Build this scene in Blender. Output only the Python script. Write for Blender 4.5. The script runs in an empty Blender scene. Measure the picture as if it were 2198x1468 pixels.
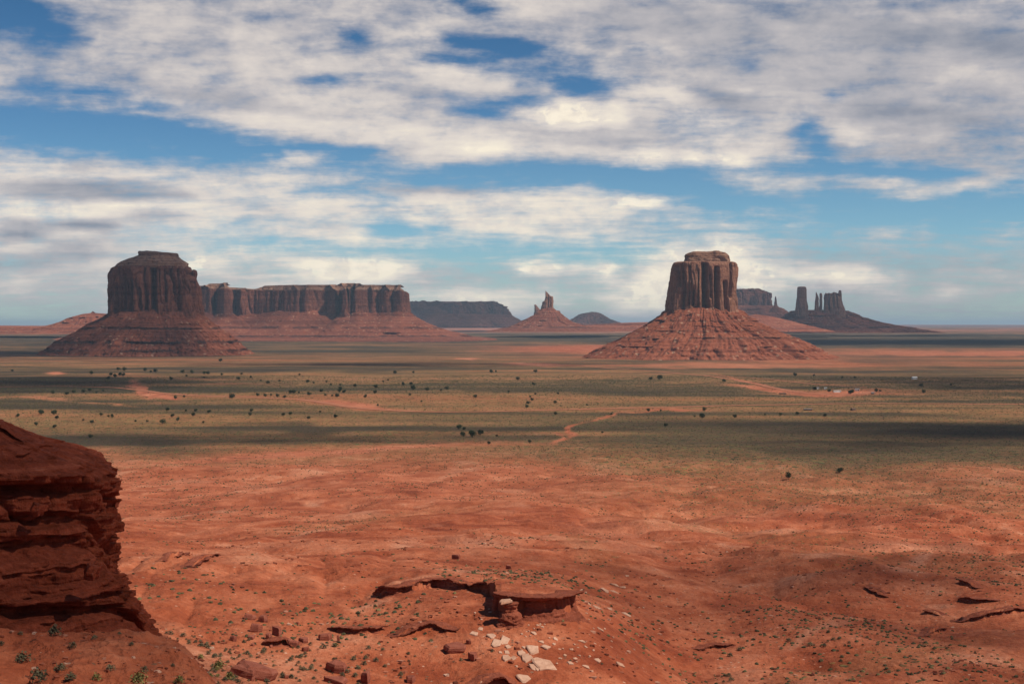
import bpy, math, random
import numpy as np
from mathutils import Vector, Matrix
random.seed(7); rng = np.random.default_rng(11)
R = math.radians
scene = bpy.context.scene
COL = scene.collection

# ------------------------------------------------------------------ camera, sky, sun, exposure
F = 3053.0                                   # focal length in photo pixels (50 mm on 36 mm, 2198 px)
PITCH = math.atan(34.0 / F)
cd = bpy.data.cameras.new('camera'); cam = bpy.data.objects.new('camera', cd); COL.objects.link(cam)
cd.lens = 50.0; cd.sensor_width = 36.0; cd.clip_start = 0.5; cd.clip_end = 200000
cam.location = (0, 0, 0); cam.rotation_euler = (R(90) - PITCH, 0, 0)
scene.camera = cam
scene.view_settings.view_transform = 'Standard'; scene.view_settings.look = 'None'
scene.view_settings.gamma = 1.0; scene.view_settings.exposure = 0.0
scene.cycles.use_denoising = True
scene.cycles.max_bounces = 6; scene.cycles.transparent_max_bounces = 48; scene.cycles.volume_bounces = 0

SUN_EL, SUN_AZ = R(52), R(90 + 20)            # azimuth clockwise from +Y (the view direction)
SUN = Vector((math.cos(SUN_EL) * math.sin(SUN_AZ), math.cos(SUN_EL) * math.cos(SUN_AZ), math.sin(SUN_EL)))
sd = bpy.data.lights.new('sun', 'SUN'); sd.energy = 5.0; sd.angle = R(0.55); sd.color = (1.0, 0.915, 0.77)
so = bpy.data.objects.new('sun', sd); COL.objects.link(so)
so.rotation_euler = SUN.to_track_quat('Z', 'Y').to_euler(); so.location = (0, 0, 500)

def ray(px, py):
    v = np.array([(px - 1099) / F, (734 - py) / F, -1.0])
    c, s = math.cos(R(90) - PITCH), math.sin(R(90) - PITCH)
    return np.array([v[0], c * v[1] - s * v[2], s * v[1] + c * v[2]])
def at(px, py, D):                            # world point at forward distance D
    d = ray(px, py); return d / d[1] * D

class Nodes:
    def __init__(s, tree): s.t = tree; s.n = tree.nodes; s.l = tree.links
    def new(s, typ, **kw):
        n = s.n.new(typ)
        for k, v in kw.items(): setattr(n, k, v)
        return n
    def put(s, sock, v):
        if isinstance(v, bpy.types.NodeSocket): s.l.new(v, sock)
        elif v is not None: sock.default_value = v
    def math(s, op, a, b=None, c=None, clamp=False):
        n = s.new('ShaderNodeMath', operation=op, use_clamp=clamp)
        s.put(n.inputs[0], a); s.put(n.inputs[1], b)
        if c is not None: s.put(n.inputs[2], c)
        return n.outputs[0]
    def vec(s, op, a, b=None, scale=None):
        n = s.new('ShaderNodeVectorMath', operation=op)
        s.put(n.inputs[0], a); s.put(n.inputs[1], b)
        if scale is not None: s.put(n.inputs[3], scale)
        return n.outputs['Value'] if op in ('DOT_PRODUCT', 'LENGTH', 'DISTANCE') else n.outputs[0]
    def xyz(s, x, y, z=0.0):
        n = s.new('ShaderNodeCombineXYZ'); s.put(n.inputs[0], x); s.put(n.inputs[1], y); s.put(n.inputs[2], z); return n.outputs[0]
    def sep(s, v): n = s.new('ShaderNodeSeparateXYZ'); s.put(n.inputs[0], v); return n.outputs
    def noise(s, v, scale, detail=4, rough=0.55, dist=0.0, color=False):
        n = s.new('ShaderNodeTexNoise'); s.put(n.inputs['Vector'], v); s.put(n.inputs['Scale'], scale)
        n.inputs['Detail'].default_value = detail; n.inputs['Roughness'].default_value = rough; n.inputs['Distortion'].default_value = dist
        return n.outputs['Color'] if color else n.outputs['Fac']
    def mix(s, f, a, b, mode='MIX'):
        n = s.new('ShaderNodeMix', data_type='RGBA', blend_type=mode); n.clamp_factor = True
        s.put(n.inputs[0], f); s.put(n.inputs[6], a); s.put(n.inputs[7], b); return n.outputs[2]
    def mapr(s, v, a, b, c=0.0, d=1.0, smooth=True):
        n = s.new('ShaderNodeMapRange', interpolation_type='SMOOTHSTEP' if smooth else 'LINEAR')
        s.put(n.inputs[0], v); s.put(n.inputs[1], a); s.put(n.inputs[2], b); s.put(n.inputs[3], c); s.put(n.inputs[4], d); return n.outputs[0]
    def ramp(s, v, stops):
        n = s.new('ShaderNodeValToRGB'); cr = n.color_ramp
        while len(cr.elements) < len(stops): cr.elements.new(0.5)
        for e, (p, c) in zip(cr.elements, stops): e.position = p
        for e, (p, c) in zip(cr.elements, stops): e.color = tuple(c) + (1,) if len(c) == 3 else c
        s.put(n.inputs[0], v); return n.outputs[0]

# ---- sky: Nishita air and broken cloud whose cover and brightness follow direction
# patches of the sky: azimuth/height given as photo-plane slopes, (x, y, rx, ry, tilt, cover, light)
SKY = [
 (1100, 640, 3000, 130, 0, .58, .50),                       # pale low deck along the horizon
 (150, 420, 430, 105, 0, .80, .72), (300, 480, 420, 60, 0, .72, .78),
 (1000, 455, 520, 70, 3, .92, .80), (1350, 470, 330, 42, 4, .82, .76), (700, 385, 240, 36, 5, .72, .68),
 (1650, 515, 260, 24, 5, .60, .62), (480, 350, 230, 20, 2, .62, .60),
 (1900, 590, 420, 100, 0, .68, .40), (1900, 455, 420, 60, 0, .22, .5), (1990, 520, 260, 25, 0, .5, .5),
 (1100, 385, 300, 24, 2, .2, .5), (1420, 395, 120, 22, 4, .1, .5),
 (1100, 60, 1500, 190, 0, .80, .54), (500, 130, 520, 120, 8, .86, .56), (800, 210, 420, 90, 8, .84, .60),
 (1900, 190, 520, 160, 0, .92, .46), (1500, 270, 420, 75, 3, .84, .60), (1950, 320, 260, 45, 0, .90, .48),
 (750, 290, 300, 34, 8, .95, .66), (1100, 300, 330, 40, 2, .92, .62),
 # blue openings
 (170, 285, 400, 46, 5, .02, .5), (560, 320, 270, 24, 8, .04, .5), (20, 225, 160, 14, 6, .25, .5), (230, 208, 130, 10, 10, .10, .5),
 (20, 40, 130, 60, 5, .05, .3), (110, 70, 70, 30, 20, .12, .3), (70, 160, 80, 8, 4, .40, .5), (130, 195, 100, 6, 4, .40, .5),
 (570, 42, 50, 10, 10, .55, .5), (375, 190, 40, 14, 15, .66, .5), (700, 172, 34, 12, 0, .25, .5), (738, 88, 15, 26, 10, .22, .5),
 (1015, 18, 85, 20, 10, .05, .5), (1080, 100, 150, 17, 10, .06, .5), (985, 132, 120, 19, 5, .10, .5), (1180, 165, 170, 24, 6, .35, .55),
 (1255, 192, 60, 20, 8, .08, .5), (1090, 222, 110, 14, 4, .30, .5), (1030, 242, 70, 10, 8, .22, .5), (900, 205, 60, 30, 0, .72, .45),
 (1390, 106, 38, 12, 0, .45, .5), (1592, 135, 24, 20, 10, .45, .45), (1740, 282, 36, 16, 40, .12, .5), (1765, 315, 40, 34, 30, .15, .5),
 (1762, 205, 26, 8, 10, .35, .5), (980, 300, 90, 12, 8, .30, .6), (760, 325, 70, 7, 3, .15, .5),
 (1250, 372, 260, 24, 1, .05, .5), (1560, 378, 130, 14, 2, .12, .5), (1900, 372, 320, 22, 4, .05, .5), (2080, 440, 220, 34, 3, .08, .5), (1700, 445, 260, 22, 3, .16, .5),
 (1560, 420, 130, 14, 4, .20, .5), (690, 400, 120, 8, 4, .35, .6), (830, 425, 60, 6, 0, .4, .6),
 (1050, 535, 330, 26, 0, .30, .7), (600, 540, 190, 30, 3, .38, .7), (870, 487, 100, 16, 3, .25, .7), (1300, 545, 170, 24, 0, .32, .7), (1680, 490, 140, 10, 4, .3, .6),
 # bright heads
 (1225, 252, 95, 30, 6, 1.0, 1.0), (1320, 248, 24, 16, 0, .9, .95), (1065, 325, 95, 16, 3, .9, .85), (1480, 205, 150, 26, 2, .95, .80), (1250, 122, 80, 9, 3, .8, .75),
 (870, 95, 80, 32, 5, .95, .70), (960, 165, 60, 22, 10, .85, .62), (1530, 275, 90, 30, 0, .95, .78), (1395, 338, 55, 20, 0, .92, .88), (1530, 342, 70, 17, 3, .9, .88),
 (1855, 300, 60, 24, 20, .95, .70), (2080, 165, 90, 20, 350, .95, .62), (1700, 225, 70, 14, 10, .9, .62), (1990, 40, 120, 26, 0, .95, .58), (430, 70, 120, 40, 20, .98, .60),
 (900, 290, 330, 20, 6, .98, .76), (1350, 424, 120, 10, 3, .95, .98), (1870, 392, 110, 14, 4, .88, .66), (1990, 420, 100, 7, 5, .75, .62), (2110, 382, 90, 15, 350, .88, .55), (1640, 388, 120, 8, 0, .75, .62),
 (1700, 405, 150, 7, 3, .7, .64), (840, 520, 160, 7, 2, .8, .86), (660, 345, 70, 8, 4, .8, .74), (60, 370, 120, 20, 0, .9, .80), (200, 445, 220, 16, 3, .9, .84), (300, 395, 60, 16, 5, .85, .78),
 (755, 578, 100, 22, 0, .95, 1.0), (745, 562, 28, 12, 0, .95, 1.0), (600, 600, 120, 14, 0, .75, .85), (1160, 577, 42, 10, 0, .95, 1.0), (1290, 582, 30, 13, 0, .95, 1.0),
 (1540, 530, 90, 22, 0, 1.0, 1.0), (1430, 610, 80, 50, 0, .98, .95), (1620, 600, 70, 46, 0, 1.0, .98), (1400, 640, 110, 26, 0, .9, .9), (1790, 595, 120, 24, 0, .9, .88), (1500, 560, 90, 20, 0, 1., 1.),
 (440, 566, 32, 18, 0, .92, .92), (500, 590, 50, 12, 0, .8, .8), (1050, 640, 170, 20, 0, .8, .8), (980, 650, 90, 14, 0, .85, .85), (1930, 625, 60, 12, 0, .8, .62), (2050, 640, 80, 12, 0, .75, .58), (2090, 600, 90, 10, 0, .7, .55),
 (230, 610, 420, 70, 0, .88, .58), (100, 515, 300, 18, 0, .9, .66), (560, 560, 200, 16, 0, .7, .66),
 (755, 578, 100, 22, 0, .95, 1.0), (440, 566, 36, 18, 0, .95, 1.0), (1160, 577, 46, 11, 0, .95, 1.0), (1290, 582, 32, 14, 0, .95, 1.0),
 # grey undersides
 (40, 492, 70, 20, 0, .95, .12), (190, 487, 70, 14, 4, .92, .12), (300, 492, 40, 6, 0, .8, .2), (170, 405, 180, 24, 2, .92, .26), (330, 425, 230, 10, 4, .88, .34), (190, 357, 32, 6, 0, .85, .28),
 (330, 468, 110, 10, 3, .8, .42), (170, 538, 60, 18, 0, .85, .28), (60, 560, 120, 16, 0, .8, .32), (230, 565, 100, 10, 0, .85, .6), (900, 405, 170, 9, 3, .85, .44), (1280, 292, 160, 18, 3, .95, .44),
 (1950, 75, 240, 30, 8, .97, .28), (1930, 245, 170, 22, 4, .97, .26), (1560, 212, 100, 22, 10, .93, .32), (2160, 105, 90, 30, 0, .97, .24), (480, 215, 200, 16, 10, .97, .46), (1460, 50, 220, 40, 5, .95, .42),
 (1190, 605, 230, 8, 0, .8, .42), (930, 605, 90, 12, 0, .8, .46), (1100, 680, 700, 12, 0, .75, .42), (1780, 610, 60, 8, 0, .9, .34), (2000, 680, 300, 18, 0, .5, .22), (80, 670, 260, 40, 0, .6, .40), (30, 690, 200, 18, 0, .25, .3),
 (620, 480, 120, 9, 3, .85, .60), (1850, 660, 200, 25, 0, .6, .32),
]
def sky_grid(pxs, pys):
    X, Y = np.meshgrid(pxs, pys); C = np.full(X.shape, .6); B = np.full(X.shape, .55)
    for (x, y, rx, ry, t, c, b) in SKY:
        t = math.radians(t); dx, dy = X - x, Y - y
        u = (dx * math.cos(t) + dy * math.sin(t)) / rx; v = (-dx * math.sin(t) + dy * math.cos(t)) / ry
        a = np.exp(-((u * u + v * v) ** 1.6) * .9)
        C = C * (1 - a) + c * a; B = B * (1 - a) + b * a
    return C, B
def build_world():
    w = bpy.data.worlds.new('World'); scene.world = w; w.use_nodes = True
    w.node_tree.nodes.clear(); N = Nodes(w.node_tree)
    sky = N.new('ShaderNodeTexSky', sky_type='NISHITA', sun_disc=False, sun_elevation=SUN_EL, sun_rotation=SUN_AZ, altitude=1700, air_density=1.0, dust_density=0.4, ozone_density=2.0)
    tc = N.new('ShaderNodeTexCoord'); d = tc.outputs['Generated']
    x, y, z = N.sep(d)
    az = N.math('ARCTAN2', x, y); el = N.math('ARCSINE', z)
    # gentle wandering of the patch outlines
    ad = N.xyz(az, N.math('MULTIPLY', el, 2.6), 0.0)
    wv = N.noise(ad, 14.0, 5, .62, color=True); ws = N.sep(wv)
    az2 = N.math('ADD', az, N.math('MULTIPLY', N.math('SUBTRACT', ws[0], .5), .040))
    el2 = N.math('ADD', el, N.math('MULTIPLY', N.math('SUBTRACT', ws[1], .5), .011))
    NC, NR = 30, 36
    AZ0, AZM = -0.37, 0.37; STEP = math.atan(740 / F) / (NR - 1)
    v = N.math('MINIMUM', N.math('MAXIMUM', N.math('DIVIDE', el2, STEP), 0.0), NR - 1.0)
    half = []
    for h in range(2):
        a0 = AZ0 if h == 0 else 0.0; a1 = 0.0 if h == 0 else AZM
        t = N.mapr(az2, a0, a1, 0.0, 1.0, smooth=False); half.append((t, np.linspace(a0, a1, NC)))
    side = N.math('GREATER_THAN', az2, 0.0)
    rows = [k * STEP for k in range(NR)]
    grids = []
    for t, azs in half:
        C = np.zeros((NR, NC)); B = np.zeros((NR, NC))
        for k, e in enumerate(rows):
            for j, a in enumerate(azs):
                c, b = sky_grid([1099 + F * math.tan(a)], [700 - F * math.tan(e) / math.cos(a)])
                C[k, j] = c[0, 0]; B[k, j] = b[0, 0]
        grids.append((C, B))
    tot = [None, None]
    for t in range(0, NR, 3):
        wgt = N.vec('MAXIMUM', N.vec('SUBTRACT', (1, 1, 1), N.vec('ABSOLUTE', N.vec('SUBTRACT', N.xyz(v, v, v), (t, t + 1, t + 2)))), (0, 0, 0))
        for q in range(2):
            rr = []
            for h in range(2):
                G = grids[h][q]
                rr.append(N.ramp(half[h][0], [(j / (NC - 1), tuple(float(G[t + i, j]) for i in range(3))) for j in range(NC)]))
            dot = N.vec('DOT_PRODUCT', N.mix(side, rr[0], rr[1]), wgt)
            tot[q] = dot if tot[q] is None else N.math('ADD', tot[q], dot)
    cov, lit = tot
    # cloud texture on a high flat layer (draws out towards the horizon) and on the sphere of view (heaped heads)
    zz = N.math('ADD', N.math('MAXIMUM', z, 0.0), 0.095)
    lay = N.xyz(N.math('DIVIDE', x, zz), N.math('MULTIPLY', N.math('DIVIDE', y, zz), 1.5), 0.0)
    n1 = N.noise(lay, 2.3, 9, .60, .15); n2 = N.noise(N.xyz(az, N.math('MULTIPLY', el, 1.5), 3.0), 26.0, 9, .60, .1)
    n3 = N.noise(N.xyz(az, N.math('MULTIPLY', el, 3.2), 9.0), 15.0, 7, .58, .3)
    raw = N.math('ADD', cov, N.math('ADD', N.math('MULTIPLY', N.math('SUBTRACT', n1, .5), .85), N.math('ADD', N.math('MULTIPLY', N.math('SUBTRACT', n2, .5), .85), N.math('MULTIPLY', N.math('SUBTRACT', n3, .5), .75))))
    n5 = N.noise(lay, 7.0, 7, .62, .2); raw = N.math('ADD', raw, N.math('ADD', N.math('MULTIPLY', N.math('SUBTRACT', n5, .5), .55), N.math('MULTIPLY', N.math('SUBTRACT', N.noise(N.xyz(az, N.math('MULTIPLY', el, 1.9), 7.0), 70.0, 7, .62, .1), .5), .42)))
    high = N.mapr(el, .27, .55, 0.0, 1.0); raw = N.math('SUBTRACT', raw, N.math('MULTIPLY', high, .62))
    alpha = N.math('MULTIPLY', N.mapr(raw, .18, .98), .95)
    br = N.math('ADD', lit, N.math('ADD', N.math('MULTIPLY', N.math('SUBTRACT', n2, .5), .50), N.math('ADD', N.math('MULTIPLY', N.math('SUBTRACT', n3, .5), .50), N.math('MULTIPLY', N.math('SUBTRACT', n1, .5), .42))))
    n4 = N.noise(N.xyz(az, N.math('MULTIPLY', el, 1.25), 5.0), 62.0, 5, .55, .1)
    head = N.mapr(lit, .72, .95); br = N.math('ADD', br, N.math('MULTIPLY', head, N.math('SUBTRACT', N.mapr(n4, .46, .56, 0, .36), .16)))
    br = N.math('ADD', br, N.mapr(el, .0, .13, .06, 0.03))
    ccol = N.ramp(br, [(0.0, (.165, .185, .245)), (.30, (.30, .315, .37)), (.55, (.52, .49, .50)), (.75, (.78, .70, .635)), (1.0, (1.02, .91, .73))])
    cum = N.mapr(N.math('ADD', lit, N.math('ADD', N.math('MULTIPLY', N.math('SUBTRACT', n4, .5), .8), N.math('MULTIPLY', N.math('SUBTRACT', n2, .5), .6))), .80, .92); cum = N.math('MULTIPLY', cum, N.mapr(lit, .83, .95))
    ccol = N.mix(N.math('MULTIPLY', cum, .75), ccol, N.ramp(n4, [(.35, (.84, .74, .62)), (.6, (1.06, .94, .76))]))
    alpha = N.math('MAXIMUM', alpha, N.math('MULTIPLY', cum, .9))
    ccol = N.vec('SCALE', ccol, scale=10.0)
    tint = N.ramp(N.math('MULTIPLY', el, 4.0), [(0.0, (.70, .82, .84)), (.25, (.56, .80, .90)), (.60, (.34, .58, .74)), (1.0, (.20, .43, .58))])
    air = N.mix(1.0, sky.outputs[0], tint, 'MULTIPLY')
    col = N.mix(alpha, air, ccol)
    bg = N.new('ShaderNodeBackground'); N.put(bg.inputs[0], col); bg.inputs[1].default_value = 0.1
    out = N.new('ShaderNodeOutputWorld'); N.l.new(bg.outputs[0], out.inputs[0])
    w.cycles.sampling_method = 'MANUAL'; w.cycles.sample_map_resolution = 512
build_world()

# ------------------------------------------------------------------ numpy noise
def _hash(ix, iy, iz, seed):
    h = (ix.astype(np.int64) * 374761393 + iy.astype(np.int64) * 668265263 + iz.astype(np.int64) * 2147483647 + seed * 144269) & 0xFFFFFFFF
    h = ((h ^ (h >> 13)) * 1274126177) & 0xFFFFFFFF
    h = ((h ^ (h >> 15)) * 2246822519) & 0xFFFFFFFF
    return ((h ^ (h >> 16)) & 0xFFFFFF) / 8388607.5 - 1.0
def vnoise(x, y, z=0.0, seed=0):
    x = np.asarray(x, float); y = np.asarray(y, float); z = np.asarray(z, float)
    x, y, z = np.broadcast_arrays(x, y, z)
    ix, iy = np.floor(x), np.floor(y); fx, fy = x - ix, y - iy
    ux = fx * fx * fx * (fx * (fx * 6 - 15) + 10); uy = fy * fy * fy * (fy * (fy * 6 - 15) + 10)
    flat = z.size and np.all(z == z.flat[0])
    iz = np.floor(z); fz = z - iz
    def layer(k):
        a = _hash(ix, iy, iz + k, seed); b = _hash(ix + 1, iy, iz + k, seed); c = _hash(ix, iy + 1, iz + k, seed); e = _hash(ix + 1, iy + 1, iz + k, seed)
        return (a * (1 - ux) + b * ux) * (1 - uy) + (c * (1 - ux) + e * ux) * uy
    if flat: return layer(0)
    uz = fz * fz * fz * (fz * (fz * 6 - 15) + 10)
    return layer(0) * (1 - uz) + layer(1) * uz
def fbm(x, y, z=0.0, oct=4, seed=0, gain=.5, ridged=False):
    s = 0.0; a = 1.0; tot = 0.0; x = np.asarray(x, float); y = np.asarray(y, float); z = np.asarray(z, float)
    for o in range(oct):
        n = vnoise(x, y, z, seed + o * 17)
        if ridged: n = 1 - 2 * np.abs(n)
        s = s + a * n; tot += a; a *= gain
        x, y, z = x * 1.94 + y * .31 + 11.3, y * 1.94 - x * .31 + 5.7, z * 2.03 + 3.1
    return s / tot
def sstep(a, b, v): t = np.clip((v - a) / (b - a), 0, 1); return t * t * (3 - 2 * t)

# ------------------------------------------------------------------ the ground height field
H = lambda y, D: -(y - 700) / F * D
COMMON = [(300, H(1185, 300)), (400, H(1140, 400)), (500, H(1105, 500)), (700, H(1045, 700)), (1000, H(985, 1000)), (1300, -99.5), (2000, -100), (5000, -100),
          (6000, -95), (8000, -76), (12000, -62), (20000, -42), (40000, -4), (62000, 26), (90000, 40)]
NEAR = [(1, -1.8), (5, -2.3), (10, -3.4), (20, -6.6), (30, -9.6)]
COLS = {
 -500: [(50, -11), (70, -12), (95, -14), (130, -22), (170, -32), (250, -42)],
 0:    [(50, -14), (65, -16.2), (82, -16.2), (95, -18.5), (130, -27), (170, -34), (250, -42)],
 350:  [(50, -15), (65, -16.8), (80, -16.9), (90, -18.6), (110, -27), (150, -35.5), (180, -36), (220, -36.2), (250, -38.5)],
 430:  [(50, -14.6), (64, -15.9), (76, -17.0), (86, -19.4), (100, -25), (130, -31), (160, -36.5), (190, -36.8), (220, -37), (250, -39)],
 520:  [(50, -14.4), (63, -15.7), (71, -18.2), (82, -23), (95, -28), (130, -35), (160, -38), (190, -37.5), (220, -37.6), (250, -39.3)],
 700:  [(50, -22), (100, -36), (140, -40), (155, -39.6), (180, -38.5), (200, -38), (230, -38.4), (260, -41.3)],
 900:  [(50, -24), (100, -37), (150, -41.5), (165, -40), (180, -38.8), (190, -38.3), (200, -38.2), (230, -39.6), (260, -43)],
 1100: [(50, -25), (100, -38), (150, -42.5), (160, -41), (170, -39.5), (177, -38.2), (182, -37.5), (190, -37.2), (200, -37.6), (220, -39.6), (250, -43)],
 1250: [(50, -25), (100, -38), (150, -43), (170, -40), (180, -38.7), (190, -38.2), (210, -39.8), (250, -44), (300, -49)],
 1500: [(50, -26), (100, -38), (170, -43), (205, -46.6), (260, -50), (300, -52.5), (350, -57), (530, -69)],
 1900: [(50, -26), (100, -38), (170, -42.6), (205, -46), (260, -49.5), (300, -52), (350, -56), (530, -69)],
 2700: [(50, -24), (100, -36), (170, -41), (205, -44), (260, -48), (300, -51), (350, -55), (530, -69)],
}
LR = np.linspace(math.log(1), math.log(90000), 1400)
AZT = np.linspace(-0.6, 0.6, 361)
def make_table():
    keys = sorted(COLS); T = []
    for k in keys:
        c = NEAR + COLS[k] + [p for p in COMMON if p[0] > COLS[k][-1][0] + 5]
        zz = np.interp(LR, np.log([p[0] for p in c]), [p[1] for p in c]); T.append(zz)
    T = np.array(T); ka = np.arctan((np.array(keys) - 1099) / F)
    G = np.array([np.interp(AZT, ka, T[:, j]) for j in range(len(LR))]).T
    kx = np.exp(-np.linspace(-2.5, 2.5, 11) ** 2 / 2); kx /= kx.sum()
    ky = np.exp(-np.linspace(-2.5, 2.5, 21) ** 2 / 2); ky /= ky.sum()
    P = np.pad(G, ((10, 10), (5, 5)), 'edge')
    P = np.apply_along_axis(lambda m: np.convolve(m, kx, 'valid'), 1, P)
    P = np.apply_along_axis(lambda m: np.convolve(m, ky, 'valid'), 0, P)
    return P
TAB = make_table()
def base_z(X, Y):
    r = np.hypot(X, Y); az = np.arctan2(X, Y)
    fi = np.clip((np.clip(az, -.6, .6) + .6) / 1.2 * 360, 0, 359.999); fj = np.clip(np.log(np.maximum(r, 1)) / (LR[1] - LR[0]), 0, 1398.99)
    i = fi.astype(int); j = fj.astype(int); u = fi - i; v = fj - j
    z = (TAB[i, j] * (1 - u) + TAB[i + 1, j] * u) * (1 - v) + (TAB[i, j + 1] * (1 - u) + TAB[i + 1, j + 1] * u) * v
    back = sstep(1.2, 1.9, np.abs(az))                       # the tableland the viewer stands on
    return z * (1 - back) + (-2.5 - 4 * sstep(100, 3000, r)) * back
LEDGES = []                                                 # (az array, r array, step height, reach)
def ground(X, Y, ledges=True):
    X = np.asarray(X, float); Y = np.asarray(Y, float)
    r = np.hypot(X, Y); az = np.arctan2(X, Y); z = base_z(X, Y)
    px = 1099 + F * np.tan(np.clip(az, -1, 1))
    far = 1 - sstep(700, 1500, r)
    nearw = sstep(25, 120, r) * far
    right = sstep(1150, 1500, px)
    mid = sstep(230, 330, r)
    hum = fbm(X / 26, Y / 40, 0, 4, 3, .5); rid = fbm(X / 34 + 5, Y / 70, 0, 4, 8, .5, True)
    bg_ = fbm(X / 75, Y / 110, 0, 2, 33, .4); wx = fbm(X / 40, Y / 40, 0, 2, 44) * 9
    mound = 1 - np.abs(fbm((X + wx) / 44, (Y + wx) / 60, 0, 4, 8, .42))            # rounded red mounds parted by narrow gullies
    gul = 1 - np.abs(fbm((X - wx) / 90 + 9, (Y + wx) / 60, 0, 4, 47, .5))
    z = z + nearw * (bg_ * (1.2 + 2.6 * right + 2.6 * mid) + hum * (.7 + .8 * right + .6 * mid) - (np.maximum(gul - .70, 0) * 3.3) ** 2 * (.3 + .8 * right + .8 * mid) - mound ** 3 * (.3 + 1.5 * right + 1.2 * mid))
    z = z + far * sstep(20, 60, r) * (fbm(X / 7, Y / 9, 0, 5, 21, .6) * .42 + np.maximum(fbm(X / 12, Y / 15, 0, 5, 23, .6, True), 0) * .55)
    lf = (1 - sstep(650, 1000, px)) * sstep(120, 160, r) * (1 - sstep(270, 330, r))
    bank = (1 - sstep(480, 760, px)) * sstep(56, 66, r) * (1 - sstep(125, 150, r))
    z = z + bank * (fbm(X / 3.2, Y / 3.2, 0, 5, 96, .6, True) * .38 + np.round(fbm(X / 5, Y / 4, 0, 3, 98) * 4) / 4 * .45 * sstep(250, 420, px))
    z = z - lf * (np.maximum(fbm((X + wx * .4) / 15, (Y - wx * .4) / 34, 0, 4, 91, .5, True) - .1, 0) ** 1.4 * 2.6)
    z = z + (1 - far) * (fbm(X / 260, Y / 500, 0, 3, 5) * 3.2) * sstep(900, 2500, r) + sstep(6000, 11000, r) * fbm(X / 1500, Y / 2500, 0, 4, 9) * 9
    if ledges:
        for (la, lr, h, L, tp) in LEDGES:
            m = (az > la[0]) & (az < la[-1])
            if not np.any(m): continue
            rp = np.interp(az, la, lr); dlt = r - rp
            w = sstep(la[0], la[0] + (la[-1] - la[0]) * tp[0], az) * (1 - sstep(la[-1] - (la[-1] - la[0]) * tp[1], la[-1], az))
            z = z + np.where(m, (h if np.isscalar(h) else np.interp(az, la, h)) * w * sstep(-.1, .5, dlt) * np.exp(-np.maximum(dlt, 0) / L), 0)
    return z
def hit(px, py, r0=40, r1=12000):                            # where the sight line through (px, py) meets the ground
    d = ray(px, py); d = d / math.hypot(d[0], d[1])
    t = np.exp(np.linspace(math.log(r0), math.log(r1), 2600)); X, Y, Z = d[0] * t, d[1] * t, d[2] * t
    g = ground(X, Y); below = np.nonzero(Z <= g)[0]
    k = below[0] if len(below) else len(t) - 1
    if k > 0:
        a0, a1 = Z[k - 1] - g[k - 1], Z[k] - g[k]; f = a0 / (a0 - a1 + 1e-9) if a0 > a1 else 0; tt = t[k - 1] + (t[k] - t[k - 1]) * f
    else: tt = t[0]
    return np.array([d[0] * tt, d[1] * tt, float(ground(np.array([d[0] * tt]), np.array([d[1] * tt]))[0])]), tt

# ------------------------------------------------------------------ mesh helpers
def mesh_obj(name, V, Fq, mat, parent=None, smooth=True, loc=None, attrs=None, mats=None, fmat=None):
    me = bpy.data.meshes.new(name); V = np.asarray(V, np.float32)
    if isinstance(Fq, np.ndarray):
        n, k = Fq.shape
        me.vertices.add(len(V)); me.vertices.foreach_set('co', V.ravel())
        me.loops.add(n * k); me.loops.foreach_set('vertex_index', Fq.astype(np.int32).ravel())
        me.polygons.add(n); me.polygons.foreach_set('loop_start', np.arange(0, n * k, k, dtype=np.int32)); me.polygons.foreach_set('loop_total', np.full(n, k, np.int32))
    else: me.from_pydata([tuple(v) for v in V], [], Fq)
    me.update(calc_edges=True)
    me.polygons.foreach_set('use_smooth', np.full(len(me.polygons), smooth))
    for a, val in (attrs or {}).items():
        at_ = me.attributes.new(a, 'FLOAT', 'POINT'); at_.data.foreach_set('value', np.asarray(val, np.float32))
    if mats:
        for m in mats: me.materials.append(m)
        if fmat is not None: me.polygons.foreach_set('material_index', np.asarray(fmat, np.int32))
    elif mat: me.materials.append(mat)
    o = bpy.data.objects.new(name, me); COL.objects.link(o)
    if loc is not None: o.location = loc
    if parent: o.parent = parent
    return o
def grid_faces(nu, nv, wrap=False):
    i = np.arange(nu - (0 if wrap else 1))[:, None]; j = np.arange(nv - 1)[None, :]
    i2 = (i + 1) % nu
    return np.stack([i * nv + j, i2 * nv + j, i2 * nv + j + 1, i * nv + j + 1], -1).reshape(-1, 4)
def tag(o, label=None, cat=None, group=None, kind=None):
    if label: o['label'] = label
    if cat: o['category'] = cat; o['kind'] = 'thing'
    if group: o['group'] = group
    if kind: o['kind'] = kind
    return o
def empty(name, loc, label, cat, group=None):
    o = bpy.data.objects.new(name, None); COL.objects.link(o); o.location = loc; o.empty_display_size = 1; return tag(o, label, cat, group)

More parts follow.
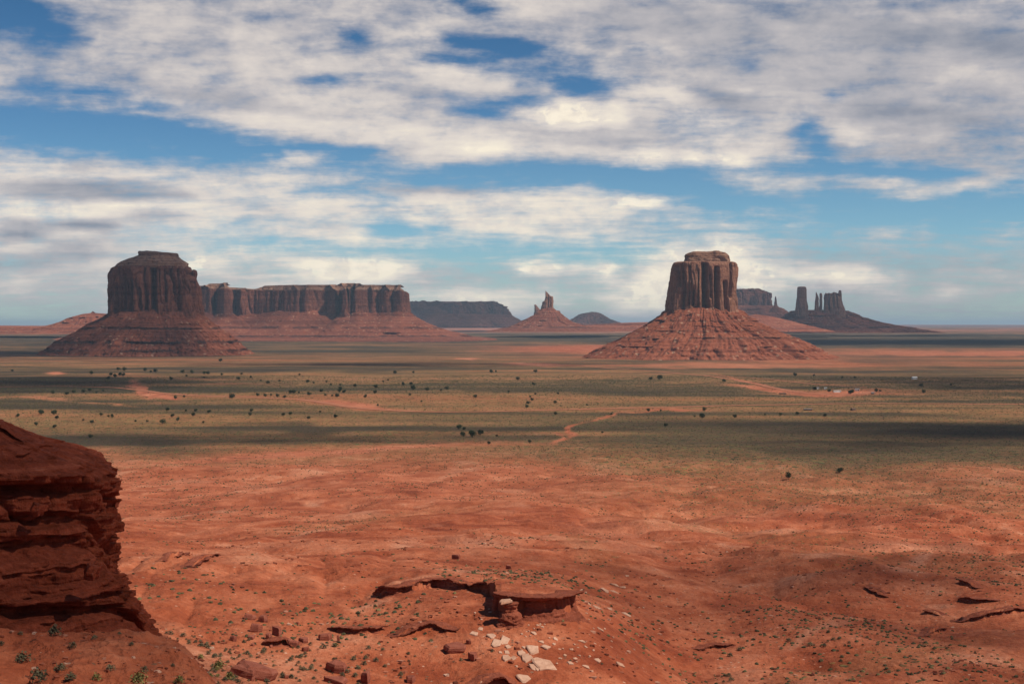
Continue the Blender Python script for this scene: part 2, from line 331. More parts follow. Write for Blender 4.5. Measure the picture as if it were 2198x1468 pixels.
# ------------------------------------------------------------------ materials
def new_mat(name):
    m = bpy.data.materials.new(name); m.use_nodes = True; m.node_tree.nodes.clear(); N = Nodes(m.node_tree)
    bs = N.new('ShaderNodeBsdfPrincipled'); out = N.new('ShaderNodeOutputMaterial'); N.l.new(bs.outputs[0], out.inputs[0])
    bs.inputs['Roughness'].default_value = .95; bs.inputs['Specular IOR Level'].default_value = .12
    return m, N, bs
def bump(N, bs, h, dist, strength=1.0):
    b = N.new('ShaderNodeBump'); N.put(b.inputs['Height'], h); b.inputs['Distance'].default_value = dist; b.inputs['Strength'].default_value = strength; N.l.new(b.outputs[0], bs.inputs['Normal'])
def ground_mat():
    m, N, bs = new_mat('desert_ground'); geo = N.new('ShaderNodeNewGeometry'); P = geo.outputs['Position']
    A = lambda a: (lambda n: n.outputs['Fac'])(N.new('ShaderNodeAttribute', attribute_name=a))
    veg, dark, pale = A('veg'), A('dark'), A('pale')
    x, y, z = N.sep(P); flat = N.xyz(x, y, 0.0)
    big = N.noise(flat, .012, 5, .6, .4); med = N.noise(flat, .07, 6, .62, .6); fin = N.noise(flat, .9, 6, .7)
    str_ = N.noise(N.xyz(N.math('MULTIPLY', x, .02), N.math('MULTIPLY', y, .006), N.math('MULTIPLY', z, .35)), 1.0, 5, .6, .3)
    v = N.math('ADD', N.math('MULTIPLY', med, .45), N.math('ADD', N.math('MULTIPLY', big, .25), N.math('ADD', N.math('MULTIPLY', fin, .22), N.math('MULTIPLY', str_, .22))))
    soil = N.ramp(v, [(.40, (.130, .025, .011)), (.48, (.230, .049, .021)), (.555, (.335, .085, .038)), (.63, (.450, .142, .071)), (.71, (.57, .25, .150))])
    soil = N.mix(N.math('MULTIPLY', pale, N.mapr(fin, .3, .65, .35, 1.0)), soil, (.56, .255, .155, 1))
    pebb = N.new('ShaderNodeTexVoronoi', feature='F1'); N.put(pebb.inputs['Vector'], flat); pebb.inputs['Scale'].default_value = .9
    # sage and grass tufts: a cell pattern in metres, cover from the veg attribute
    def tufts(scale, seed, size):
        t = N.new('ShaderNodeTexVoronoi', feature='F1'); N.put(t.inputs['Vector'], N.vec('ADD', flat, (seed, seed * .7, 0))); t.inputs['Scale'].default_value = scale
        c = N.sep(t.outputs['Color'])
        keep = N.math('LESS_THAN', c[0], veg)
        rad = N.math('MULTIPLY', N.math('ADD', c[1], .45), size)
        return N.math('MULTIPLY', N.mapr(N.math('SUBTRACT', rad, t.outputs['Distance']), -.04, .05), keep), c[2]
    t1, c1 = tufts(.21, 0.0, .36); t2, c2 = tufts(.75, 31.0, .40); dense_ = N.mapr(veg, .40, .6)
    cover = N.math('MAXIMUM', N.math('MULTIPLY', t1, dense_), N.math('MULTIPLY', t2, N.mapr(veg, .08, .3)))
    grit = N.new('ShaderNodeTexVoronoi', feature='F1'); N.put(grit.inputs['Vector'], flat); grit.inputs['Scale'].default_value = 1.7; gc = N.sep(grit.outputs['Color'])
    gk = N.math('MULTIPLY', N.math('LESS_THAN', gc[0], N.mapr(big, .4, .6, .02, .16)), N.math('LESS_THAN', grit.outputs['Distance'], .34))
    soil = N.mix(N.math('MULTIPLY', gk, .8), soil, N.ramp(gc[1], [(.3, (.085, .030, .018)), (.6, (.16, .085, .05)), (.9, (.58, .34, .24))]))
    greens = N.ramp(N.math('ADD', N.math('MULTIPLY', c1, .55), N.math('MULTIPLY', big, .5)), [(.15, (.038, .043, .020)), (.45, (.085, .086, .036)), (.75, (.21, .175, .062))])
    darkg = N.ramp(c2, [(.1, (.022, .025, .016)), (.9, (.055, .052, .028))])
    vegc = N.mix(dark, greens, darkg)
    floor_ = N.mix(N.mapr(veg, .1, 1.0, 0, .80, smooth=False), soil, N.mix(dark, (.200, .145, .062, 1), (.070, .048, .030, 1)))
    floor_ = N.mix(N.math('MULTIPLY', dark, .80), floor_, (.062, .041, .027, 1))  # dark bands: dense scrub plus cloud shade put into the colour
    col = N.mix(cover, floor_, vegc)
    N.put(bs.inputs['Base Color'], col)
    hgt = N.math('ADD', N.math('MULTIPLY', fin, .5), N.math('ADD', N.math('MULTIPLY', cover, .8), N.math('MULTIPLY', med, 1.3)))
    N.put(bs.inputs['Base Color'], col)
    hgt = N.math('ADD', hgt, N.math('MULTIPLY', N.noise(flat, .28, 7, .68), 2.2)); bump(N, bs, hgt, .75, .8)
    return m
def rock_mat(name, stops, scale=1.0, strata=.02, streak=.0, bumpd=6.0, debris=0.0, layers=()):
    """stops: colour ramp low..high; scale: metres per unit of texture"""
    m, N, bs = new_mat(name); geo = N.new('ShaderNodeNewGeometry'); P = geo.outputs['Position']; x, y, z = N.sep(P)
    s = 1.0 / scale
    n1 = N.noise(P, .08 * s, 7, .62, .4); n2 = N.noise(P, .5 * s, 6, .68)
    st = N.noise(N.xyz(N.math('MULTIPLY', x, strata * .04 * s), N.math('MULTIPLY', y, strata * .04 * s), N.math('MULTIPLY', z, strata * s * 6)), 1.0, 6, .65, .2)
    vs = N.noise(N.xyz(N.math('MULTIPLY', x, .10 * s), N.math('MULTIPLY', y, .10 * s), N.math('MULTIPLY', z, .008 * s)), 1.0, 6, .7, .3)
    v = N.math('ADD', N.math('MULTIPLY', n1, .30), N.math('ADD', N.math('MULTIPLY', n2, .22), N.math('ADD', N.math('MULTIPLY', st, .48 - streak), N.math('MULTIPLY', vs, streak))))
    col = N.ramp(v, stops)
    if debris:
        vo = N.new('ShaderNodeTexVoronoi', feature='F1'); N.put(vo.inputs['Vector'], P); vo.inputs['Scale'].default_value = debris
        cc = N.sep(vo.outputs['Color']); k = N.math('MULTIPLY', N.math('LESS_THAN', cc[0], .42), N.mapr(vo.outputs['Distance'], .30, .42, 1.0, 0.0))
        col = N.mix(N.math('MULTIPLY', k, .75), col, N.ramp(cc[1], [(.2, (.06, .022, .015)), (.5, (.17, .06, .035)), (.8, (.42, .25, .17))]))
    for (zc, th_, k_) in layers:                              # beds of darker rock at their own height
        zz_ = N.math('ABSOLUTE', N.math('ADD', N.math('SUBTRACT', z, zc), N.math('MULTIPLY', N.math('SUBTRACT', n1, .5), 22.0)))
        brk = N.mapr(N.noise(N.xyz(N.math('MULTIPLY', x, .007), N.math('MULTIPLY', y, .007), zc * 1.7), 1.0, 3, .6), .40, .50)
        col = N.mix(N.math('MULTIPLY', N.math('MULTIPLY', N.mapr(zz_, th_ * .5, th_, 1.0, 0.0), brk), k_), col, (.050, .020, .015, 1))
    N.put(bs.inputs['Base Color'], col)
    h = N.math('ADD', N.math('MULTIPLY', n2, .6), N.math('ADD', N.math('MULTIPLY', n1, .8), N.math('ADD', N.math('MULTIPLY', vs, 1.6 if streak else .2), N.math('MULTIPLY', st, .9))))
    bump(N, bs, h, bumpd, .8)
    return m
M_ground = ground_mat()
M_cliff = rock_mat('butte_cliff_rock', [(.36, (.14, .050, .030)), (.46, (.29, .125, .078)), (.55, (.40, .195, .125)), (.68, (.52, .29, .20))], 1.0, .012, .28, 14)
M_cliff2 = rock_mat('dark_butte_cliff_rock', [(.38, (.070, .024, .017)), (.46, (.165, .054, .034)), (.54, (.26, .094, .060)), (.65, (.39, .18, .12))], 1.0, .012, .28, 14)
M_cap = rock_mat('butte_cap_rock', [(.36, (.10, .042, .028)), (.50, (.27, .135, .086)), (.66, (.44, .27, .19))], 1.0, .03, .0, 8, .07)
M_talus = rock_mat('butte_talus', [(.38, (.115, .030, .017)), (.47, (.22, .062, .032)), (.56, (.31, .098, .052)), (.68, (.42, .18, .11))], 1.0, .02, .0, 7, .07, ((-36, 4, .6), (-14, 3, .45), (15, 3, .45)))
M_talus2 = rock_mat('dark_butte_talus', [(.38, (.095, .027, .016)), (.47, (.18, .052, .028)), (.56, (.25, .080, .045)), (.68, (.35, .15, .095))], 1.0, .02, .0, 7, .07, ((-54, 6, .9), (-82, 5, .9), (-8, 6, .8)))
M_out = rock_mat('outcrop_rock', [(.36, (.050, .010, .005)), (.45, (.18, .034, .015)), (.54, (.29, .060, .028)), (.62, (.39, .098, .050)), (.72, (.54, .26, .17))], .05, .016, .10, .45)
M_ledge = rock_mat('ledge_rock', [(.34, (.075, .018, .010)), (.46, (.21, .055, .030)), (.56, (.30, .085, .048)), (.70, (.42, .16, .10))], .06, .018, .08, .25)
M_slab = rock_mat('pale_slab_rock', [(.36, (.20, .085, .05)), (.46, (.40, .215, .145)), (.56, (.52, .31, .22)), (.68, (.62, .40, .29))], .05, .004, .0, .12)
M_boulder = rock_mat('red_boulder_rock', [(.34, (.13, .036, .024)), (.48, (.25, .075, .048)), (.60, (.33, .12, .08)), (.72, (.42, .19, .13))], .06, .008, .0, .2)
def simple_mat(name, stops, scale, rough=.9, objspace=True):
    m, N, bs = new_mat(name); tc = N.new('ShaderNodeTexCoord'); oi = N.new('ShaderNodeObjectInfo')
    n = N.noise(tc.outputs['Object'], scale, 4, .6); v = N.math('ADD', N.math('MULTIPLY', n, .7), N.math('MULTIPLY', oi.outputs['Random'], .3))
    N.put(bs.inputs['Base Color'], N.ramp(v, stops)); bs.inputs['Roughness'].default_value = rough; return m
M_leaf = simple_mat('juniper_foliage', [(.25, (.020, .030, .018)), (.5, (.040, .052, .028)), (.8, (.075, .088, .045))], .8)
M_bark = simple_mat('juniper_bark', [(.3, (.06, .04, .03)), (.7, (.13, .09, .065))], 3)
M_sage = simple_mat('sage_foliage', [(.2, (.050, .052, .034)), (.5, (.13, .112, .066)), (.8, (.24, .20, .115))], 6)
M_rabbit = simple_mat('yellow_green_foliage', [(.2, (.09, .085, .032)), (.5, (.19, .17, .060)), (.8, (.33, .28, .11))], 6)
M_twig = simple_mat('woody_stem', [(.3, (.07, .045, .03)), (.7, (.14, .10, .07))], 6)

# ------------------------------------------------------------------ rock ledges: crest lines on the near ground
LEDGE_DEF = [  # crest points (px, py), step height m, reach, face depth m, label
 ([(1056, 1268), (1066, 1273), (1086, 1277), (1116, 1281), (1168, 1285), (1196, 1284), (1223, 1277), (1236, 1268)], 3.0, 16, 'thick flat-topped rock shelf undercut by black hollows above the pale fallen slabs'),
 ([(798, 1262), (835, 1265), (870, 1262), (890, 1252), (925, 1245), (950, 1246), (985, 1250), (1030, 1256), (1062, 1264)], 1.1, 14, 'long thin curved rock rim left of the undercut shelf above a red scree slope'),
 ([(700, 1334), (740, 1346), (775, 1346), (812, 1341), (822, 1330)], 1.0, 9, 'short layered rock step left of the scree bowl, left of the two low steps'),
 ([(838, 1352), (860, 1347), (885, 1341), (920, 1333), (950, 1334), (982, 1340)], 1.2, 9, 'low layered rock step below the scree slope, right of the two low steps'),
 ([(1008, 1464), (1030, 1450), (1055, 1442), (1082, 1440), (1110, 1446)], 1.5, 8, 'rough dark rock edge at the bottom of the picture beside the long pale slab'),
 ([(2040, 1318), (2090, 1314), (2130, 1305), (2165, 1298), (2230, 1290)], 1.7, 12, 'dark rock step running off the right edge of the picture'),
 ([(1982, 1302), (2000, 1305), (2022, 1311)], 1.1, 8, 'small dark rock step left of the long step at the right edge'),
 ([(1856, 1248), (1872, 1260), (1890, 1268), (1910, 1271)], 1.3, 8, 'curved dark rock lip on the right red flats'),
 ([(2058, 1236), (2080, 1246), (2102, 1252)], 1.4, 8, 'upper small black-shadowed rock lip near the right edge'),
 ([(2054, 1278), (2085, 1284), (2120, 1282), (2150, 1280)], 1.1, 8, 'broken rock lip just above the long step at the right edge'),
 ([(1984, 1352), (2000, 1343), (2034, 1337)], 1.4, 10, 'rock overhang with a dark hollow on top of the low red mound at lower right'),
 ([(352, 1190), (368, 1181), (388, 1175), (408, 1172)], 1.5, 7, 'upper thin tilted rock rib running right from the foot of the big outcrop'),
 ([(404, 1206), (430, 1193), (455, 1182), (476, 1177)], 1.2, 7, 'lower thin tilted rock rib ending in a dark tip right of the big outcrop'),
 ([(560, 1362), (585, 1368), (612, 1364), (640, 1370)], 1.2, 7, 'rough low rock step behind the left boulder group'),
 ([(1500, 1388), (1525, 1380), (1550, 1382), (1580, 1376)], .8, 6, 'faint low rock lip beside the sandy wash'),
]
paths = []
for pts, h, L, lab in LEDGE_DEF:
    P = []
    for a, b in zip(pts[:-1], pts[1:]):
        for t in np.linspace(0, 1, 5)[:-1]: P.append((a[0] + (b[0] - a[0]) * t, a[1] + (b[1] - a[1]) * t))
    P.append(pts[-1]); W = []
    for (px, py) in P:                                      # crest = ground + h, seen along the sight line
        d = ray(px, py); d = d / math.hypot(d[0], d[1]); t = np.exp(np.linspace(math.log(100), math.log(900), 1500))
        g = ground(d[0] * t, d[1] * t, False) + h * .92; k = np.nonzero(d[2] * t <= g)[0]; k = k[0] if len(k) else 600
        W.append((d[0] * t[k], d[1] * t[k], d[2] * t[k]))
    W = np.array(W); az = np.arctan2(W[:, 0], W[:, 1]); r = np.hypot(W[:, 0], W[:, 1])
    k3 = np.array([.25, .5, .25])
    for _ in range(2): r = np.convolve(np.pad(r, 1, 'edge'), k3, 'valid')
    o = np.argsort(az); az, r = az[o], r[o]
    zc = W[:, 2][o]
    paths.append((az, r, h, lab, zc))
    if len(paths) > 2: LEDGES.append((az, r, h * .6, 3.5 + h, (.4, .4)))

a_ = np.concatenate([paths[1][0], paths[0][0][3:]]); r_ = np.concatenate([paths[1][1], paths[0][1][3:]]); o_ = np.argsort(a_)
r_ = np.convolve(np.pad(r_[o_], 2, 'edge'), [.1, .2, .4, .2, .1], 'valid'); LEDGES.append((a_[o_], r_, np.interp(1099 + F * np.tan(a_[o_]), [800, 1040, 1075, 1236], [1.1, 1.2, 2.9, 3.0]), 30, (.12, .05)))
# ------------------------------------------------------------------ ground sheet
VEG_SHADE = [  # (px, y, rx, ry, tilt, veg, dark, pale) soil and plant cover of the valley floor, dark also paints in cloud-shadow bands, y = bearing of flat ground below the horizon
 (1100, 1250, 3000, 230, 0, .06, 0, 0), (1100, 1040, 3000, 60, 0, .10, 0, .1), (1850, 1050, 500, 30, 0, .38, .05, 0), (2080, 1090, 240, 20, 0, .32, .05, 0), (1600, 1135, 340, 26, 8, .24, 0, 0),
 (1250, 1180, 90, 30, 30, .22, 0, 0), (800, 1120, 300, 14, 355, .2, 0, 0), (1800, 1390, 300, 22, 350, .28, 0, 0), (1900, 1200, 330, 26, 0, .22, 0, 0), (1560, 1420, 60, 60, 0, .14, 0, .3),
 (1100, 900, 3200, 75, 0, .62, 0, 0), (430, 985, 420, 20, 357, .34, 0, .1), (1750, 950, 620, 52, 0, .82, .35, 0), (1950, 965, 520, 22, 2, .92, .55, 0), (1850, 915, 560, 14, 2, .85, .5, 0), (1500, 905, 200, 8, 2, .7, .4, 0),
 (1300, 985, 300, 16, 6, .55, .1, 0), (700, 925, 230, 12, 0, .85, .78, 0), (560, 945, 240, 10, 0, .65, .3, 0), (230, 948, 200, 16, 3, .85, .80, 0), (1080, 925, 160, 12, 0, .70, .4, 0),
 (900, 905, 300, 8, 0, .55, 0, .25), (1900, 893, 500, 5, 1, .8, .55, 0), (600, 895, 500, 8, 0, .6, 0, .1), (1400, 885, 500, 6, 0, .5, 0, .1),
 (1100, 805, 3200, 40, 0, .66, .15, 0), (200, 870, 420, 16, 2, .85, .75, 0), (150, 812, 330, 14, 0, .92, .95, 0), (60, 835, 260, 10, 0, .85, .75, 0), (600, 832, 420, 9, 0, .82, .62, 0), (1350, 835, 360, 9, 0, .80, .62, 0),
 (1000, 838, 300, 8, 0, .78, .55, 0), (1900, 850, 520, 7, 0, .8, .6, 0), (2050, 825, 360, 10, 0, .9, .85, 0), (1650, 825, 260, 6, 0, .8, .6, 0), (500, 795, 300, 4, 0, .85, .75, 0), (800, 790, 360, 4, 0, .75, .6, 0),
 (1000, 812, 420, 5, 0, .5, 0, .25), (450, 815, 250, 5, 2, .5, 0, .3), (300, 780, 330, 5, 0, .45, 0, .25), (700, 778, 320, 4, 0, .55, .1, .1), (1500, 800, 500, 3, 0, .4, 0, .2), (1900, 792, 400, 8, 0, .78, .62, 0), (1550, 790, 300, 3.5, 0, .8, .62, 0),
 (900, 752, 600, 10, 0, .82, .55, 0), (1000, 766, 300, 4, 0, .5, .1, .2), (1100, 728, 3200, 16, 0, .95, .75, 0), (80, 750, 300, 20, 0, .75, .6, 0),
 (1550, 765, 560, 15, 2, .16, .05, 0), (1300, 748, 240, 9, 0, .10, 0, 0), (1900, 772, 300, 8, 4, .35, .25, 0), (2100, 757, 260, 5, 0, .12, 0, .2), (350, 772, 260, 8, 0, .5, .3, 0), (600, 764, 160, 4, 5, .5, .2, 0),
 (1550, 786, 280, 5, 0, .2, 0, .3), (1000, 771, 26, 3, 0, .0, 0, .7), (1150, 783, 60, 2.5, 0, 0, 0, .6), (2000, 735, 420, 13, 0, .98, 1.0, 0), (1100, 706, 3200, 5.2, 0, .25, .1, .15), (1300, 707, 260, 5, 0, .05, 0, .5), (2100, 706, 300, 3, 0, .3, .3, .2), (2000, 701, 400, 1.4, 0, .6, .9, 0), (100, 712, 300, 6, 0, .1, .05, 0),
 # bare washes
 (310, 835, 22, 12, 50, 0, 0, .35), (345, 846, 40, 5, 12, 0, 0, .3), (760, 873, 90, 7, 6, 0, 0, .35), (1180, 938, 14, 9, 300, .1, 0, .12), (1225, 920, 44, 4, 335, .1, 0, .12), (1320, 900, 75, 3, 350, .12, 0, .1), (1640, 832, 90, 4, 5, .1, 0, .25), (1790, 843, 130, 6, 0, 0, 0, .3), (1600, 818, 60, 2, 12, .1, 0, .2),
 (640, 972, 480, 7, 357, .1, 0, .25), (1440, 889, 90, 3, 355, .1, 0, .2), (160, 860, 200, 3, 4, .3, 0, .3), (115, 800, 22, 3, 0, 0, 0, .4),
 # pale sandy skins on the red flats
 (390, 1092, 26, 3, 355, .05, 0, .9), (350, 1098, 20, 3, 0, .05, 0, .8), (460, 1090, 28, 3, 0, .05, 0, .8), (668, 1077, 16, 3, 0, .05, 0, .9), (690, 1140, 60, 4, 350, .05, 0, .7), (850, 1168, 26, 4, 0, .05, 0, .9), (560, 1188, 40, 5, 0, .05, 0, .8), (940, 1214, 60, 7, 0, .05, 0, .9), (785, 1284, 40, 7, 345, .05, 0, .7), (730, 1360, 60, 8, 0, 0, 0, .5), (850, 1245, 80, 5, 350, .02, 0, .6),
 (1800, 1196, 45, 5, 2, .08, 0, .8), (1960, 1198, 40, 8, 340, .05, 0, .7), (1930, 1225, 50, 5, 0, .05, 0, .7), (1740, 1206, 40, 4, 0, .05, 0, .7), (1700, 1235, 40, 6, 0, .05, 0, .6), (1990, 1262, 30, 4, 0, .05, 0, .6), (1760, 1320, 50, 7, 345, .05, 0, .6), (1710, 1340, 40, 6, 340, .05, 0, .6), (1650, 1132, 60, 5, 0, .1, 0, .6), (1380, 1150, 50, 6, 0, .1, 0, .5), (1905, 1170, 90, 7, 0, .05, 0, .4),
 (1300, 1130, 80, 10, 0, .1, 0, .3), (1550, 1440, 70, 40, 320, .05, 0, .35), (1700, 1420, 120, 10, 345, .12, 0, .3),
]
def cover_shade_map(X, Y):
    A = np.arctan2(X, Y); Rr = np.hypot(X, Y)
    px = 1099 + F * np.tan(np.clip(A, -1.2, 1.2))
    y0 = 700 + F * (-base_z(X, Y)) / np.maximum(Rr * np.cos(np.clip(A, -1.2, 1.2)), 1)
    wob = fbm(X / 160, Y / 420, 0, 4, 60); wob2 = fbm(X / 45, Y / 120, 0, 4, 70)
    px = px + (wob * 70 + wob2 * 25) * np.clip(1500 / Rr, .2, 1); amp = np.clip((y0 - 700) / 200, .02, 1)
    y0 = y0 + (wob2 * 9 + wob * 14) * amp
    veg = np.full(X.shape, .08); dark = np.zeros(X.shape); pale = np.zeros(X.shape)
    for (a, b, rx, ry, t, v, d, p) in VEG_SHADE:
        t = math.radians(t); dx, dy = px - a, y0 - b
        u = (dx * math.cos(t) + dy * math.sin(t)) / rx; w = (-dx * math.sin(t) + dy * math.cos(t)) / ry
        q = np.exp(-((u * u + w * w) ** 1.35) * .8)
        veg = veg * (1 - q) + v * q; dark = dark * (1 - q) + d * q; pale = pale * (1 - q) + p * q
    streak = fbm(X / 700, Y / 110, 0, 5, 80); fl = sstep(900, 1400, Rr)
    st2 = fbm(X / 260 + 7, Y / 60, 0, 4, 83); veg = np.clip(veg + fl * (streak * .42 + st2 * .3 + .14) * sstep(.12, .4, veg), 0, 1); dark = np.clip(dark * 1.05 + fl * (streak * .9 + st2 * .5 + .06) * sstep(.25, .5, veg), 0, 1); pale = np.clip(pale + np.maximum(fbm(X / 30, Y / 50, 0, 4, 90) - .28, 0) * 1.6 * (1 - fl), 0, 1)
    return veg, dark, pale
def build_ground():
    dense = np.arange(R(-21.5), R(21.5) + 1e-6, R(0.040))
    left = np.array([-180, -150, -120, -100, -80, -60, -48, -40, -34, -30, -27, -25, -24, -23.2, -22.5, -22]); left = np.radians(left)
    azs = np.concatenate([left, dense, -left[::-1][:-1]])
    rs = [2.0]
    while rs[-1] < 90000:
        r = rs[-1]; k = .05 if r < 45 else .012 if r < 60 else .0035 if r < 420 else .0052 if r < 1500 else .012 if r < 5000 else .03
        rs.append(r * (1 + k))
    rs = np.array(rs); A, Rr = np.meshgrid(azs, rs, indexing='ij')
    X = Rr * np.sin(A); Y = Rr * np.cos(A); Z = ground(X, Y)
    veg, dark, pale = cover_shade_map(X, Y)
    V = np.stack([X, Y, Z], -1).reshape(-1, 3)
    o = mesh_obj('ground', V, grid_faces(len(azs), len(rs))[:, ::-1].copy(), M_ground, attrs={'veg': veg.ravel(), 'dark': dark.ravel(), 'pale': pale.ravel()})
    tag(o, kind='structure')
build_ground()

# ------------------------------------------------------------------ dirt roads (draped strips)
M_road, N_, b_ = new_mat('road_dirt'); g_ = N_.new('ShaderNodeNewGeometry'); n_ = N_.noise(g_.outputs['Position'], .15, 5, .6)
N_.put(b_.inputs['Base Color'], N_.ramp(n_, [(.3, (.31, .112, .058)), (.7, (.43, .172, .10))]))
def road(pts, width):
    W = []
    for (px, py) in pts: W.append(hit(px, py, 900)[0][:2])
    W = np.array(W); s = np.concatenate([[0], np.cumsum(np.hypot(*np.diff(W, axis=0).T))]); n = int(s[-1] / 9) + 2; t = np.linspace(0, s[-1], n)
    C = np.stack([np.interp(t, s, W[:, i]) for i in range(2)], -1)
    k = np.ones(15) / 15
    for i in range(2): C[:, i] = np.convolve(np.pad(C[:, i], 7, 'edge'), k, 'valid')
    T = np.gradient(C, axis=0); T /= np.linalg.norm(T, axis=1)[:, None] + 1e-9; Nn = np.stack([-T[:, 1], T[:, 0]], -1)
    rows = []
    for q in (-1, -.5, 0, .5, 1):
        wv = width * (1 + .35 * vnoise(t / 30, np.full(n, q * 3 + 9), 0, 5)); P = C + Nn * (q * wv / 2)[:, None]
        rows.append(np.concatenate([P, (ground(P[:, 0], P[:, 1]) + .45)[:, None]], 1))
    V = np.stack(rows, 1).reshape(-1, 3)
    tag(mesh_obj('dirt_road', V, grid_faces(n, 5), M_road), kind='structure')
road([(-60, 830), (120, 829), (230, 831), (300, 838), (380, 848), (500, 851), (640, 857), (700, 865), (770, 876), (860, 884), (980, 886), (1100, 883), (1250, 878), (1420, 875), (1600, 870), (1800, 866), (2000, 867), (2260, 868)], 13)
road([(1180, 782), (1330, 792), (1430, 799), (1520, 807), (1590, 818), (1640, 828), (1700, 840), (1760, 848), (1830, 848), (1890, 838)], 11)
road([(1500, 805), (1640, 813), (1740, 824), (1800, 829), (1880, 832)], 9)

# ------------------------------------------------------------------ buttes and mesas
def butte_part(name, mat, D, levels, parent, na=420, expo=2.4, depth=.8, flute=0, fseed=1, clefts=(), rough=3.0, front=.7, close_top=False, ledges=(), nlev=None, yscale=None, gully=0, base=None, topnoise=0, cyoff=0):
    """levels [(y, xL, xR)] top to bottom in photo bearings at distance D; base: half depth in m fixed for placing"""
    ys = np.array([l[0] for l in levels], float); xl = np.array([l[1] for l in levels], float); xr = np.array([l[2] for l in levels], float)
    nl = nlev or max(24, int((ys[-1] - ys[0]) * 1.2)); t = np.linspace(ys[0], ys[-1], nl); L = np.interp(t, ys, xl); Rr = np.interp(t, ys, xr)
    a = (Rr - L) / 2 / F * D; cx = ((L + Rr) / 2 - 1099) / F * D
    b = a * depth if base is None else base * (1 + (a - a[0]) / base)
    zl = -(t - 700) / F * (D - b.min() * front)
    th = np.linspace(0, 2 * math.pi, na, endpoint=False)
    c, s = np.cos(th), np.sin(th)
    ex = np.sign(c) * np.abs(c) ** (2 / expo); ey = np.sign(s) * np.abs(s) ** (2 / expo)
    PX = cx[None, :] + ex[:, None] * a[None, :]; PY = D + cyoff + ey[:, None] * b[None, :]; PZ = np.repeat(zl[None, :], na, 0)
    nx = ex[:, None] * b[None, :]; ny = ey[:, None] * a[None, :]; nn = np.hypot(nx, ny) + 1e-9; nx, ny = nx / nn, ny / nn
    disp = rough * fbm(PX / 22, PY / 22, PZ / 26, 5, fseed, .55)
    if flute:
        warp = fbm(PX / 120, PY / 120, PZ / 90, 3, fseed + 2) * 12
        r1 = 1 - np.abs(vnoise((PX + warp) / 46, (PY + warp) / 46, PZ / 420, fseed + 5)); r2 = 1 - np.abs(vnoise((PX + warp) / 19, (PY - warp) / 19, PZ / 150, fseed + 6))
        r3 = vnoise((PX) / 90, PY / 90, PZ / 500, fseed + 7)
        fade = sstep(0, .08, (t - ys[0]) / (ys[-1] - ys[0]))[None, :] * .8 + .2
        am = .35 + 1.3 * sstep(-.5, .6, vnoise(PX / 70, PY / 70, PZ / 160, fseed + 11)); r4 = vnoise(PX / 33, PY / 33, PZ / 300, fseed + 13)
        disp -= flute * ((r1 ** 9 * .95 + r2 ** 8 * .4) * am + r3 * .7 + np.round(r4 * 3) / 3 * .34) * fade
        blk = np.floor(vnoise(PX / 30, PY / 30, PZ / 60, fseed + 9) * 4) / 4; disp += flute * .26 * blk
    for (cp, w, dep, ya, yb, lean) in clefts:                # deep vertical clefts on the camera side
        pxx = 1099 + PX / PY * F; cc = cp + lean * ((t[None, :] - ya) / max(yb - ya, 1))
        g = np.exp(-np.abs((pxx - cc) / w) ** 3) * (ny < .3) * sstep(ya - 4, ya + 4, t)[None, :] * (1 - sstep(yb - 3, yb + 3, t))[None, :]
        disp -= dep * g
    if gully:
        u = (t - ys[0]) / (ys[-1] - ys[0]); ang = th[:, None] * a.max() / 60 + 0 * u[None, :]
        gl = fbm(np.cos(th)[:, None] * 5.5 + u[None, :] * .6, np.sin(th)[:, None] * 5.5 + fseed, u[None, :] * 1.2, 5, fseed + 12, .62)
        disp += gully * gl * (.25 + u[None, :])
    for (ly, lw, step) in ledges:
        msk = .42 * sstep(-.05, .5, fbm(th * 3.5, np.full(na, ly), 0, 3, fseed + 3))[:, None]
        lyy = ly + vnoise(th * 2, np.full(na, 3.), 0, fseed + 8)[:, None] * 2.2 + vnoise(th * 9, np.full(na, 3.), 0, fseed + 18)[:, None] * .8
        disp += step * msk * (sstep(-lw * 2, -lw * .2, t[None, :] - lyy) * (1 - sstep(-.1 * lw, lw * .25, t[None, :] - lyy)))
        disp -= step * .9 * msk * (sstep(-.1 * lw, lw * .3, t[None, :] - lyy) * (1 - sstep(lw * .5, lw * 2.5, t[None, :] - lyy)))
    PX = PX + nx * disp; PY = PY + ny * disp
    if topnoise: PZ = PZ + topnoise * fbm(PX / 40, PY / 40, 0, 4, fseed + 30) * (1 - sstep(0, .35, (t - ys[0]) / (ys[-1] - ys[0])))[None, :]
    V = np.stack([PX, PY, PZ], -1)
    if close_top:                                            # rings inwards to the summit
        rings = []
        for k in (.82, .6, .35, .1):
            cxy = V[:, 0, :].mean(0); q = cxy + (V[:, 0, :] - cxy) * k; q[:, 2] = V[:, 0, 2].mean() + rough * .35 * fbm(q[:, 0] / 20, q[:, 1] / 20, 0, 3, 77) + (1 - k) * rough * .4; rings.append(q)
        V = np.concatenate([np.stack(rings[::-1], 1), V], 1)
    nl2 = V.shape[1]
    o = mesh_obj(name, V.reshape(-1, 3), grid_faces(na, nl2, True), mat, parent, smooth=True)
    return o
def place(o, root):                                          # keep world shape, origin at root
    me = o.data; n = len(me.vertices); co = np.empty(n * 3, np.float32); me.vertices.foreach_get('co', co)
    co = co.reshape(-1, 3) - np.array(root.location, np.float32); me.vertices.foreach_set('co', co.ravel()); o.parent = root; me.update()
def butte(name, label, cat, D, cxpx, parts, group=None, zb=-100):
    root = empty(name, ((cxpx - 1099) / F * D, D, zb), label, cat, group)
    for kw in parts:
        o = butte_part(parent=None, D=D, **kw); place(o, root)
    return root
